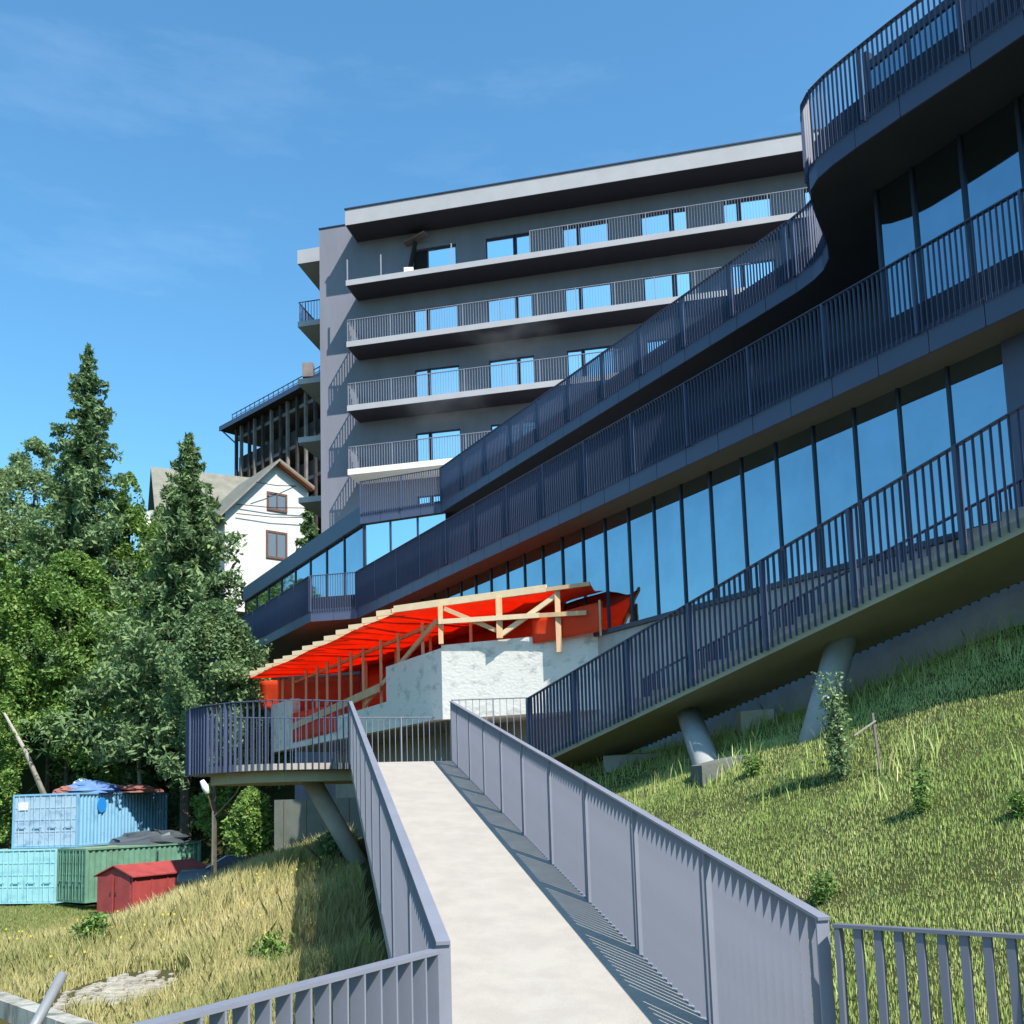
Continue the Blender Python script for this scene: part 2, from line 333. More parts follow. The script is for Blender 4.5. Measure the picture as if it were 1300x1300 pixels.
for ct, cb, wy in (((872, 905), (906, 982), 13.6), ((1076, 822), (1026, 940), 11.9)):
    pass
def slabhit(u, v):
    d = at(u, v, 1.0); best = None
    for y in np.arange(8, 18, .02):
        P = d*y; s_ = (P[:2]-sa)@sdv
        if P[2] > sz(s_)-.14: continue
        return P
    ys = np.arange(8, 18, .02); return min((d*y for y in ys), key=lambda P: abs(P[2]-sz((P[:2]-sa)@sdv)+.14))
def slabpt(u, w_):
    best = min((sa+sdv*s_+snv*w_ for s_ in np.arange(0, 14, .02)), key=lambda q: abs((np.array([q[0], q[1], 1.2])@cR)/(np.array([q[0], q[1], 1.2])@cF)*FPX+CX-u))
    return np.array([best[0], best[1], sz((best-sa)@sdv)-.14])
colA_t = slabpt(874, .8); colA_b = ghit(906, 982)
MB().tube([colA_t+np.array([0,0,.05]), colA_b+np.array([.03,0,-.3])], .19, 20).build('column', M['concrete'], st, smooth=True)
colB_t = slabpt(1074, .8); colB_b = ghit(1027, 940)
MB().tube([colB_t+np.array([0,0,.05]), colB_b+np.array([-.05,0,-.35])], .19, 20).build('column', M['concrete'], st, smooth=True)
fb_ = colA_b+np.array([-.02,0,.12])
b = MB().prism([(fb_[0]-.2, fb_[1]-.35), (fb_[0]+.55, fb_[1]-.2), (fb_[0]+.5, fb_[1]+.5), (fb_[0]-.22, fb_[1]+.4)], fb_[2]-.45, [fb_[2]-.02, fb_[2]+.12, fb_[2]+.16, fb_[2]])
b.build('footing', M['darkconc'], st)

# railings (fences) of the footbridge
def fence(label, pts, h, **kw):
    t = empty('metal_railing', label, 'railing', (0, 0, 0)); railing(t, pts, h, kw.pop('m', M['rail']), **kw); return t
fence('grey flat-bar railing on the left edge of the footbridge ramp', [Ln+Vector((.0,0,-.02)), Lf+Vector((0,0,0))], 1.1, pitch=.1, post_every=14, hw=.062, ht=.016, depth=.044, thick=.008, bottom=True, twist=-.45, post_w=.066, post_t=.012)
fence('grey flat-bar railing on the right edge of the footbridge ramp', [Rn+Vector((.0,0,-.02)), Rf], 1.1, pitch=.1, post_every=14, hw=.062, ht=.016, depth=.044, thick=.008, bottom=True, twist=-.45, post_w=.066, post_t=.012)
fence('grey railing in the lower right corner of the photo, seen end-on with gaps between bars', [(RL[0]+.03, RL[1]-.05, -1.72), (2.13, 4.2, -1.72), (3.9, 1.4, -1.72)], 1.1, pitch=.093, post_every=40, hw=.055, ht=.016, depth=.034, thick=.034, m=M['rail_dark2'], post_w=.05)
fence('grey railing at the bottom left with triangular shadows under its handrail', [(LL[0]-.03, LL[1]-.05, -1.72), (-1.15, 2.93, -1.72), (-2.3, .95, -1.72)], 1.1, pitch=.1, post_every=15, hw=.07, ht=.016, depth=.07)
curve = [(x, y, .75) for x, y in landing[0:12]]
fence('curved railing round the landing platform left of the ramp', [(-2.9,17.5,.75)]+[(x,y,.75) for x,y in [(-3.5,17.11),(-4.15,16.94),(-4.83,17.08),(-5.44,17.46),(-5.9,17.98),(-6.17,18.54),(-6.1,19.33),(-5.53,20.05),(-4.6,20.5),(-3.5,20.75)]], 1.1, pitch=.115, post_every=10, depth=.05, drop=.12, post_w=.09, m=M['rail_dark'])
fence('low railing across the back of the landing before the dark void', [(-3.5,20.75,.75),(-1.36,21.48,.75),(-.6,21.1,.75)], 1.1, pitch=.125, post_every=9, depth=.04, post_w=.09)
fence('short railing between the ramp top and the foot of the stair', [(-1.13,18.03,.75),(.3,18.0,.75)], 1.12, pitch=.125, post_every=6, depth=.05)
rp_ = [(*(sa+sdv*s_-snv*.03), sz(s_)+.02) for s_ in (0, 3, 6, 9, 12, SE)]
fence('tall dark railing along the near side of the rising stair', rp_, 1.13, pitch=.105, post_every=14, depth=.046, drop=.10, m=M['rail_dark'], post_w=.08, post_t=.05)
rp2 = [(*(sa+sdv*s_+snv*(W+.03)), sz(s_)+.02) for s_ in (1.5, 6, 9, 12, SE)]
fence('railing on the far side of the rising stair, bar ends hanging below its slab', rp2, 1.05, pitch=.13, post_every=14, depth=.05, drop=.17, m=M['rail_dark'])

# ------------------------------------------------------------------ terrace wing of the building
wing = empty('terrace_building', 'long dark hotel wing with stepped terraces, slanting ribbons of railing and a glass front', 'building')
def F(s_, off=0): q = A0 + dF*s_ + nF*off; return (float(q[0]), float(q[1]))
Z2, Z3, FH, RH = 5.75, 9.40, .36, 1.1
SEND = 36
# ribbon plan lines (front edges)
R2 = [(-12.6,41.0), (-6.25,30.4), (-4.75,30.09), F(SEND)]
NB = (13.0, -1.5)
nose = []
c0 = np.array([5.36, 14.42])
M3 = [(-12.2,44.3),(-4.93,32.29),(-2.14,31.21),(5.62,17.66)]
bend = [(5.80,17.25),(5.88,16.9),(5.85,16.5),(5.70,16.1),(5.2,15.15),(5.02,14.78),(4.93,14.5),(4.95,14.2),(5.08,13.88),(5.3,13.5)]
R3o = .22
R3 = M3 + bend + [(5.71,12.85),(6.31,11.98),(6.71,11.36), tuple(np.array([6.71,11.36])+dF*15)]
back = [F(SEND, 16), F(16, 20), (4, 46)]
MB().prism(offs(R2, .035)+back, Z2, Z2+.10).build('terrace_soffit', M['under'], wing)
MB().prism(offs(R2, .035)+back, Z2+.1, Z2+FH).build('terrace_slab', M['concrete'], wing)
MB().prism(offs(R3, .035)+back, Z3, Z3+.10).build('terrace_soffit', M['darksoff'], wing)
MB().prism(offs(R3, .035)+back, Z3+.1, Z3+FH).build('terrace_slab', M['concrete'], wing)
def along(pts, step):
    P = [Vector(q[:2]) for q in pts]; r = []
    for a, b in zip(P[:-1], P[1:]):
        n_ = max(1, round((b-a).length/step)); 
        for i in range(n_): r.append((a.lerp(b, i/n_), a.lerp(b, (i+1)/n_)))
    return r
for rib, z, st_ in ((R2, Z2, .81), (R3, Z3, .81)):
    pl = offs(rib, .0)
    for a, b in along(pl, st_):
        d = (b-a).normalized(); e = .006 if (b-a).length > .6 else .001
        MB().wall(a+d*e, b-d*e, .03, z-.003, z+FH+.02).build('fascia_panel', M['panel'], wing)
# upstand behind bars
MB_ = MB()
for rib, z in ((R2, Z2), (R3[2:], Z3)):
    o1 = offs(rib, .09); o2 = offs(rib, .16)
    b = MB()
    for i in range(len(o1)-1): b.prism([o1[i], o1[i+1], o2[i+1], o2[i]], z+FH, z+FH+.42)
    b.build('upstand', M['black2'], wing)
def rail_part(pts, z, h=RH, m=None, **kw):
    r = bpy.data.objects.new('railing', None); C.objects.link(r); r.parent = wing
    railing(r, [(x, y, z) for x, y in pts], h, m or M['rail_dark'], **kw); return r
rail_part(offs(R2[1:3]+[F(23)], -.03), Z2+FH, pitch=.082, post_every=19, depth=.040, drop=.06, post_w=.085, post_t=.03)
rail_part(offs(R2[:2], -.03), Z2+FH, pitch=.13, post_every=12, depth=.06, drop=.05, post_w=.10)
rail_part(offs(R3[1:4], -.03), Z3+FH, pitch=.085, post_every=18, depth=.042, drop=.06, post_w=.085, post_t=.03)
rail_part(offs(R3[3:-1]+[tuple(np.array([6.71,11.36])+dF*2.5)], -.03), Z3+FH, pitch=.082, post_every=19, depth=.042, drop=.06, post_w=.085, post_t=.03)
# solid parapet on the leftmost part of the upper ribbon
MB().wall(offs(R3[:2], -.01)[0], offs(R3[:2], -.01)[1], .05, Z3-.005, Z3+.62).build('parapet_panel', M['panel'], wing)
# level 1 glass wall
G1o = .6
def glazing(s0, s1, off, z0, z1, pitch, m, base=None, tint='window_pane'):
    n_ = round((s1-s0)/pitch); 
    for i in range(n_):
        a = s0+(s1-s0)*i/n_; b = s0+(s1-s0)*(i+1)/n_
        q = (base or F)
        ga, gb = q(a+.004, off+.02+RNG.uniform(-.002,.002)), q(b-.004, off+.02+RNG.uniform(-.002,.002))
        MB().wall(ga, gb, .02, z0, z1).build('window_pane', m, wing)
        mc = q(a, off); dv = Vector(q(a+1, off))-Vector(mc); 
        mm = MB().box(-.02, .02, -.012, .03, z0, z1).build('mullion', M['dark'], wing, (mc[0], mc[1], 0), math.atan2(dv.y, dv.x))
SILL = 3.33
glazing(3.4, 21.07, G1o, SILL, Z2, .81, M['glass'])
MB().wall(F(21.09, G1o-.02), F(SEND, G1o-.02), .3, SILL, Z2).build('wall', M['panel'], wing)
MB().wall(F(3.0, .24), F(SEND, .24), .55, SILL-.09, SILL-.004).build('window_sill', M['dark'], wing)
MB().wall(F(3.0, .30), F(SEND, .30), .6, -.9, SILL-.095).build('base_wall', M['concrete'], wing)
MB().wall(F(-12, G1o+.02), F(3.38, G1o+.02), .3, SILL-.09, Z2).build('wall', M['panel'], wing)
# level 2: glazed storey under the upper ribbon
def G2(s_, off=0): q = np.array([5.98, 14.57]) + dF*s_ + nF*(off-.0); return (float(q[0]), float(q[1]))
for i, (a, b) in enumerate(((0, .66), (.66, 1.48), (1.48, 2.36), (2.36, 3.2), (3.2, 4.05), (4.05, 4.9), (4.9, 5.8), (5.8, 7.0))):
    MB().wall(G2(a+.004, .02), G2(b-.004, .02), .02, Z2+FH+.72, Z3).build('window_pane', M['glass'], wing)
    mc = G2(a, 0); MB().box(-.026, .026, -.02, .03, Z2+FH, Z3).build('mullion', M['dark'], wing, (mc[0], mc[1], 0), math.atan2(dF[1], dF[0]))
MB().wall(G2(0, .04), G2(24, .04), .2, Z2+FH+.004, Z2+FH+.715).build('wall', M['panel'], wing)
MB().wall(G2(7.0, .02), G2(24, .02), .2, Z2+FH+.715, Z3).build('wall', M['panel'], wing)
ctop = (7.45, 16.9)
MB().wall((ctop[0], ctop[1]), G2(-.02, .05), .2, Z2+FH+.004, Z3).build('wall', M['black2'], wing)  # recess shade painted as a near-black wall
# recessed level-2 wall below the upper-left ribbon, its shade painted near black
wl = offs(M3, .9)
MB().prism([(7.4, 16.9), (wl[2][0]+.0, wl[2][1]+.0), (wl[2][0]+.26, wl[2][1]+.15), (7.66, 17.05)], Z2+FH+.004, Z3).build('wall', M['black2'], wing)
a_ = Vector(wl[2]); b_ = Vector((7.4, 16.9)); dd = (b_-a_).normalized(); nn = Vector((dd.y, -dd.x))
# left corner glass of level 2 (frontal panes and the pane reflecting trees)
def seg_glass(a, b, n_, z0, z1, name='window_pane', m=None, inset=.0):
    a = Vector(a); b = Vector(b)
    for i in range(n_):
        p0 = a.lerp(b, i/n_); p1 = a.lerp(b, (i+1)/n_); d = (p1-p0).normalized()
        MB().wall(p0+d*.006, p1-d*.006, .02, z0, z1).build(name, m or M['glass'], wing)
        MB().box(-.025, .025, -.04, .02, z0, z1).build('mullion', M['dark'], wing, (p0.x, p0.y, 0), math.atan2(d.y, d.x))
gi = offs(M3, .12)
seg_glass(gi[1], (gi[2][0]+.05, gi[2][1]-.02), 3, Z2+FH, Z3, m=M['glass_t'])
seg_glass(gi[0], gi[1], 8, Z2+FH, Z3)
MB().wall((gi[1][0]-.03, gi[1][1]-.02), (gi[1][0]+.06, gi[1][1]-.06), .06, Z2+FH, Z3).build('corner_post', M['dark'], wing)
# level 3 penthouse screen behind the upper railing on the right
def G3(s_, off=0): q = np.array([5.98, 14.57]) + dF*s_ + nF*(off+.02); return (float(q[0]), float(q[1]))
PZ = Z3+FH
MB().wall(G3(0, 0), G3(9, 0), .12, PZ+1.72, PZ+1.86).build('screen_cap', M['dark'], wing)
MB().wall(G3(-.06, -.01), G3(0.03, -.01), .14, PZ, PZ+2.05).build('screen_post', M['dark'], wing)
x = .04
for i, w_ in enumerate((.75, .85, .85, .85, 1.0, 1.0, 1.0)):
    m_ = M['panel'] if i >= 2 else M['glass']
    MB().wall(G3(x, .03), G3(x+w_-.05, .03), .03, PZ, PZ+1.715).build('screen_pane', m_, wing); 
    MB().wall(G3(x+w_-.045, .0), G3(x+w_-.005, .0), .08, PZ, PZ+1.715).build('screen_post', M['dark'], wing); x += w_
MB().prism([G3(2.2, 1.5), G3(12, 1.5), G3(12, 9), G3(2.2, 9)], PZ, PZ+2.9).build('penthouse', M['panel'], wing)
# rear body so the wing is solid from the side
MB().prism([F(-11, 1.6), F(SEND, 1.6), F(SEND, 14), F(-2, 14)], -.9, Z2).build('rear_body', M['clad'], wing)
MB().prism([F(-7, 6.2), F(SEND, 6.2), F(SEND, 14), F(-2, 14)], Z2+FH, Z3).build('rear_body', M['clad'], wing)

# ------------------------------------------------------------------ tower
tower = empty('balcony_tower', 'grey apartment tower with five rows of balconies and pale slab edges', 'building')
TA = np.array([-7.3, 44.0]); td = np.array([.977, -.215]); tn = np.array([.215, .977])
def T(s_, off=0): q = TA + td*s_ + tn*off; return (float(q[0]), float(q[1]))
TL = 27.5; OV = 1.5
FL = {'roof': 27.45, 'T4': 24.40, 'T3': 21.35, 'T2': 18.22, 'T1': 15.15}
WX = [(2.85,3.50),(3.58,5.03),(6.50,7.86),(7.95,8.65),(10.2,10.9),(10.98,12.36),(13.85,15.16),(15.3,15.95),(17.56,18.19),(18.30,19.66),(21.1,22.4),(22.5,23.2)]
W0 = -1.97       # wall runs past the balcony ends
# wall built in bays around window holes, per storey
zs = [12.1, 15.15, 18.22, 21.35, 24.40, 27.45]
for k in range(5):
    z0, z1 = zs[k]+.25, zs[k+1]
    edges = [W0]; 
    for i in range(0, len(WX), 2): edges += [WX[i][0], WX[i+1][1]]
    edges.append(TL)
    b = MB()
    for i in range(0, len(edges), 2): b.prism([T(edges[i], OV), T(edges[i+1], OV), T(edges[i+1], OV+.25), T(edges[i], OV+.25)], z0-.25, z1)
    for i in range(1, len(edges)-1, 2): b.prism([T(edges[i], OV), T(edges[i+1], OV), T(edges[i+1], OV+.25), T(edges[i], OV+.25)], z1-.85, z1)
    b.build('wall', M['clad'], tower)
    for i, (a, b_) in enumerate(WX):
        if k == 4 and i == 0: 
            MB().prism([T(a, OV+.2), T(b_, OV+.2), T(b_, OV+.24), T(a, OV+.24)], z0, z1-.85).build('open_doorway', M['black'], tower); continue
        fr = MB(); t_ = .05
        fr.prism([T(a, OV+.07), T(a+t_, OV+.07), T(a+t_, OV+.13), T(a, OV+.13)], z0, z1-.85); fr.prism([T(b_-t_, OV+.07), T(b_, OV+.07), T(b_, OV+.13), T(b_-t_, OV+.13)], z0, z1-.85)
        fr.prism([T(a+t_, OV+.07), T(b_-t_, OV+.07), T(b_-t_, OV+.13), T(a+t_, OV+.13)], z1-.91, z1-.851)
        w_ = fr.build('window', M['dark'], tower)
        dy = RNG.uniform(-.012, .012)
        MB().prism([T(a+t_, OV+.10+dy), T(b_-t_, OV+.10-dy), T(b_-t_, OV+.12-dy), T(a+t_, OV+.12+dy)], z0, z1-.912).build('pane', M['glass_t'], w_)
# solid core, side wall, parapet wall
MB().prism([T(W0, OV+.252), T(TL, OV+.252), T(TL, 14), T(W0, 14)], 5, 28.4).build('core', M['clad'], tower)
MB().prism([T(W0, OV), T(-.0, OV), T(0, OV+.25), T(W0, OV+.25)], 27.45, 28.45).build('wall', M['clad'], tower)
MB().prism([T(W0, OV), T(TL, OV), T(TL, OV+.25), T(W0, OV+.25)], 5, 12.1).build('wall', M['clad'], tower)
for nm, z in FL.items():
    h = .78 if nm == 'roof' else .27
    m1 = M['white'] if nm == 'T1' else M['fascia_t']
    P = [T(0, 0), T(TL, 0), T(TL, OV-.003), T(0, OV-.003)]
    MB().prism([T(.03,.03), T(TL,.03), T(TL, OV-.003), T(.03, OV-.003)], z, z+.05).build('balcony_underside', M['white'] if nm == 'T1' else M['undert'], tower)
    P2 = [T(.03,.032), T(TL,.032), T(TL, OV-.003), T(.03, OV-.003)]; MB().prism(P2, z+.051, z+h-.004).build('balcony_slab' if nm != 'roof' else 'roof_slab', M['deck'], tower)
    MB().prism([T(0, 0), T(TL, 0), T(TL, .03), T(0, .03)], z, z+h).build('slab_edge', m1, tower); MB().prism([T(0, .031), T(.029, .031), T(.029, OV-.003), T(0, OV-.003)], z, z+h).build('slab_edge', m1, tower)
MB().prism([T(-.03, -.04), T(TL, -.04), T(TL, .12), T(-.03, .12)], 28.232, 28.30).build('roof_coping', M['dark'], tower)
MB().prism([T(W0-.03, OV-.04), T(-.0, OV-.04), T(-.0, OV+.1), T(W0-.03, OV+.1)], 28.452, 28.50).build('roof_coping', M['dark'], tower)
def trail(pts, z, **kw):
    r = bpy.data.objects.new('railing', None); C.objects.link(r); r.parent = tower
    railing(r, [(x, y, z) for x, y in pts], 1.08, M['rail'], pitch=.125, depth=.05, thick=.014, hw=.06, ht=.03, post_every=14, post_w=.07, post_t=.04, **kw); return r
for nm in ('T1', 'T2', 'T3', 'T4'):
    z = FL[nm]+.27
    sk = (lambda s_: s_ < 8.9+OV) if nm == 'T4' else None
    if nm == 'T4':
        r = bpy.data.objects.new('railing', None); C.objects.link(r); r.parent = tower
        p = [T(8.9, .05), T(24, .05)]
        railing(r, [(x, y, z) for x, y in p], 1.08, M['rail'], pitch=.125, depth=.05, thick=.014, hw=.06, ht=.03, post_every=14, post_w=.07, post_t=.04)
        for s_ in (.07, 1.75, 5.2): MB().box(-.03, .03, -.03, .03, 0, 1.05).build('post', M['rail'], r, (*T(s_, .05), z), 0)
        continue
    smax = {'T1': 9.0, 'T2': 13.0, 'T3': 18.5}[nm]
    trail([T(.05, OV-.05), T(.05, .05), T(smax, .05)], z)
# burnt opening with a bent awning on the top balcony
MB().beam((*T(2.55, OV-.1), FL['T4']+2.45), (*T(3.75, OV-.5), FL['T4']+2.62), .5, .05).build('bent_awning', M['beam'], tower)
MB().beam((*T(2.62, OV-.25), FL['T4']+.28), (*T(3.1, OV-.3), FL['T4']+2.4), .22, .12).build('hanging_board', M['black'], tower)
MB().box(-.22, .22, -.2, .2, 0, .42).build('bucket', M['white'], tower, (*T(2.95, .6), FL['T4']+.28))
# side balconies on the left face
for z in (28.0, 24.55, 21.45, 18.35, 15.2):
    y0, y1 = 3.4, 8.0
    top = z > 27
    MB().prism([T(W0-2.05, y0), T(W0-.003, y0), T(W0-.003, y1), T(W0-2.05, y1)], z, z+(.75 if top else .28)).build('side_balcony_slab', M['fascia_t'], tower)
    if not top and z > 24:
        r = bpy.data.objects.new('railing', None); C.objects.link(r); r.parent = tower
        p = [T(W0-.02, y0+.05), T(W0-2.0, y0+.05), T(W0-2.0, y1-.05)]
        railing(r, [(x, y_, z+.28) for x, y_ in p], 1.08, M['rail_dark'], pitch=.16, depth=.05, hw=.06, ht=.03, post_every=10)

# ------------------------------------------------------------------ concrete base with overhang and the red tarpaulin shelter
base = empty('concrete_base_wall', 'stained raw concrete parapet and lit block under the red shelter', 'wall')
Ba, Bb = np.array([-1.5, 20.95]), np.array([-7.9, 32.1]); bd = (Bb-Ba)/np.linalg.norm(Bb-Ba); bn = np.array([.86, .51])
def B(s_, off=0): q = Ba+bd*s_+bn*off; return (float(q[0]), float(q[1]))
MB().prism([(-1.5,20.95),(1.55,19.75),(2.6,19.5),(2.2,21.0),(-.8,22.6)], 1.76, 3.36).build('block', M['rough_concrete'], base)
BLn = np.linalg.norm(Bb-Ba)
MB().prism([B(.003), B(3.1), B(3.1, .25), B(.003, .25)], 1.78, 3.30).build('parapet', M['rough_concrete'], base)
MB().prism([B(3.103), B(10.6), B(10.6, .25), B(3.103, .25)], 1.78, [2.45, 2.35, 2.35, 2.45]).build('low_parapet', M['rough_concrete'], base)
MB().prism([B(10.603), B(12.9), B(12.9, .25), B(10.603, .25)], 1.78, 3.32).build('parapet', M['rough_concrete'], base)
MB().prism([B(0.0, .253), B(12.9, .253), B(12.9, 3.5), B(0.0, 3.2)], 1.80, 1.98).build('floor_slab', M['concrete'], base)
MB().prism([B(1.5, 2.2), B(12.9, 2.2), B(12.9, 3.5), B(1.5, 3.2)], -2.2, 1.795).build('lower_wall', M['concrete'], base)
lw = empty('retaining_wall', 'shaded grey concrete retaining wall below the landing platform', 'wall')
MB().prism([(-6.5,26.7),(-2.2,25.6),(-2.2,26.0),(-6.4,27.1)], -3.0, .2).build('wall_face', M['darkconc'], lw)  # dark colour holds the shade under the landing
for i in range(7):
    a = Vector((-6.5,26.7)).lerp(Vector((-2.2,25.6)), (i+.5)/7.2); MB().box(-.02,.02,-.012,.004,-1.9,.2).build('joint_strip', M['under'], lw, (a.x, a.y-.01, 0), -.25)

sh = empty('tarpaulin_shelter', 'red tarpaulin roof on a pale timber frame against the glass front', 'shelter')
ZT = 4.26
tip, cor, rgt = np.array([-8.75, 32.3]), np.array([-2.46, 21.45]), np.array([1.62, 19.35])
wallr, walll = np.array([1.95, 19.9]), np.array([-4.6, 31.0])
# sagging tarp sheet
def lerp2(a, b, t): return a*(1-t)+b*t
NU, NV = 34, 10; vs_ = []; fs = []
for i in range(NU+1):
    u = i/NU
    e = lerp2(tip, cor, u/.72) if u < .72 else lerp2(cor, rgt, (u-.72)/.28)
    w_ = lerp2(walll, wallr, u)
    for j in range(NV+1):
        v_ = j/NV; q = lerp2(e, w_, v_)
        vs_.append((q[0], q[1], ZT-.02-.10*abs(math.sin(u*NU/2*math.pi*.55))*math.sin(v_*math.pi)-.02*math.sin(9*v_+u*30)))
for i in range(NU):
    for j in range(NV): a = i*(NV+1)+j; fs.append((a, a+1, a+NV+2, a+NV+1))
t_ = MB(); t_.v = vs_; t_.f = fs; tp = t_.build('tarp_roof', M['tarp'], sh, smooth=True)
sm = tp.modifiers.new('thick', 'SOLIDIFY'); sm.thickness = .006
def sheet(name, A, Bp, z0, z1, n_=24, amp=.05):
    A = np.array(A); Bp = np.array(Bp); d = (Bp-A); L_ = np.linalg.norm(d); d = d/L_; nn_ = np.array([-d[1], d[0]]); b = MB(); v_ = []; f_ = []
    for i in range(n_+1):
        u = i/n_; za = z0[0]*(1-u)+z0[1]*u if hasattr(z0, '__len__') else z0; zb = z1[0]*(1-u)+z1[1]*u if hasattr(z1, '__len__') else z1
        for j in range(7):
            t = j/6; o_ = amp*math.sin(u*L_*3.1+t*2.0)*math.sin(t*math.pi*.8+.3) + amp*.5*math.sin(u*L_*7.7-t*3)
            q = A+d*L_*u+nn_*o_; v_.append((q[0], q[1], za*(1-t)+zb*t))
    for i in range(n_):
        for j in range(6): a = i*7+j; f_.append((a, a+7, a+8, a+1))
    b.v = v_; b.f = f_; o = b.build(name, M['tarp'], sh, smooth=True); k_ = o.modifiers.new('thick', 'SOLIDIFY'); k_.thickness = .005; return o
sheet('tarp_curtain', lerp2(walll, wallr, 0.02)-bn*.35, lerp2(walll, wallr, .90)-bn*.15, 2.0, ZT-.05, 60)
sheet('tarp_curtain', tip+np.array([.3, .4]), walll+np.array([0, .5]), (3.3, 2.4), ZT-.05, 16)
sheet('tarp_flap', B(6.6, -.03), B(10.5, -.03), (2.0, 1.95), (2.75, 2.85), 30, .025)
sheet('tarp_flap', (.45, 20.1), (1.85, 19.35), (3.2, 3.3), (3.7, 3.9), 12, .03)
# edge boards stepping along the eave
ed = (cor-tip); EL = np.linalg.norm(ed); ed = ed/EL; ang0 = math.atan2(ed[1], ed[0])
nb = 14
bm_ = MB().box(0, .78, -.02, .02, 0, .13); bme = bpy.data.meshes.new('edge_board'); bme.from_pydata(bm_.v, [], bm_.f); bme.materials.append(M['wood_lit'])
for i in range(nb):
    q = tip+ed*(EL*(i/nb)) - bn*.02
    new_obj('edge_board', bme, None, sh, (q[0]-.12, q[1]-.05, ZT-.01+.012*math.sin(i*2.1)), ang0+.62)
def timb(a, b, w_=.1, h_=.1, nm='timber', m=None): return MB().beam(a, b, w_, h_).build(nm, m or M['wood'], sh)
c3 = lambda q, z: (float(q[0]), float(q[1]), z)
e1 = lerp2(cor, rgt, .79)
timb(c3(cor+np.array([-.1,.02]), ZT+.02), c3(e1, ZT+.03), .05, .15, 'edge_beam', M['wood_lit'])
timb(c3(e1, ZT+.0), c3(rgt, ZT), .05, .08, 'edge_beam', M['wood'])
# rafters
for i in range(15):
    t = (i+.5)/15; e = lerp2(tip, cor, t); w_ = lerp2(walll, wallr, t*.72); timb(c3(e, ZT+.06), c3(w_, ZT+.06), .05, .10, 'rafter', M['wood'])
timb(c3(tip+bn*1.3+ed*.6, ZT-.20), c3(cor+bn*1.0, ZT-.20), .06, .09, 'purlin', M['wood'])
# front frame on the lit block
f0, f1 = np.array([-1.52, 20.8]), np.array([1.6, 19.5])
fp = lambda t: lerp2(f0, f1, t)
timb(c3(fp(.01), 3.36), c3(fp(.01), ZT-.03), .10, .10, 'post'); timb(c3(fp(.415), 3.36), c3(fp(.415), ZT-.03), .13, .10, 'post'); timb(c3(fp(.80), 2.95), c3(fp(.80), ZT-.03), .11, .09, 'post')
timb(c3(fp(-.0)+np.array([0,-.08]), 3.83), c3(fp(.68)+np.array([0,-.08]), 3.74), .05, .10, 'rail_board', M['wood_lit']); timb(c3(fp(.68)+np.array([0,-.08]), 3.735), c3(fp(.98)+np.array([0,-.08]), 3.69), .05, .09, 'rail_board')  # sunlit stretch in the lighter timber copy, dim stretch in plain timber
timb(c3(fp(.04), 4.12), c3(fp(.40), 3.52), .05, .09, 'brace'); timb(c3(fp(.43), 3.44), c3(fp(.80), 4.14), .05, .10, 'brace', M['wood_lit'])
timb(c3(fp(1.03)+np.array([.1,-.1]), 3.2), c3(fp(1.03)+np.array([.1,-.1]), 3.92), .04, .05, 'post')
# posts and braces on the long side
for s_, z0 in ((1.2,3.3),(2.6,3.3),(3.7,2.42),(4.9,2.42),(5.8,2.4),(6.7,2.4),(7.7,2.1),(8.6,2.3),(9.6,2.3),(10.9,3.3),(12.0,3.3)):
    q = np.array(B(s_, .12)); timb(c3(q, z0), c3(q, ZT-.2), .07, .08, 'post')
timb(c3(B(.3,.05), 3.95), c3(B(4.6,.05), 2.55), .05, .11, 'brace'); timb(c3(B(3.4,-.06), 2.82), c3(B(10.4,-.06), 2.42), .05, .20, 'rail_board', M['wood'])
for i in range(5):
    q = lerp2(np.array([-.9,22.0]), np.array([-5.2, 29.6]), i/4); timb(c3(q, 2.0), c3(q, ZT-.2), .07, .07, 'post')
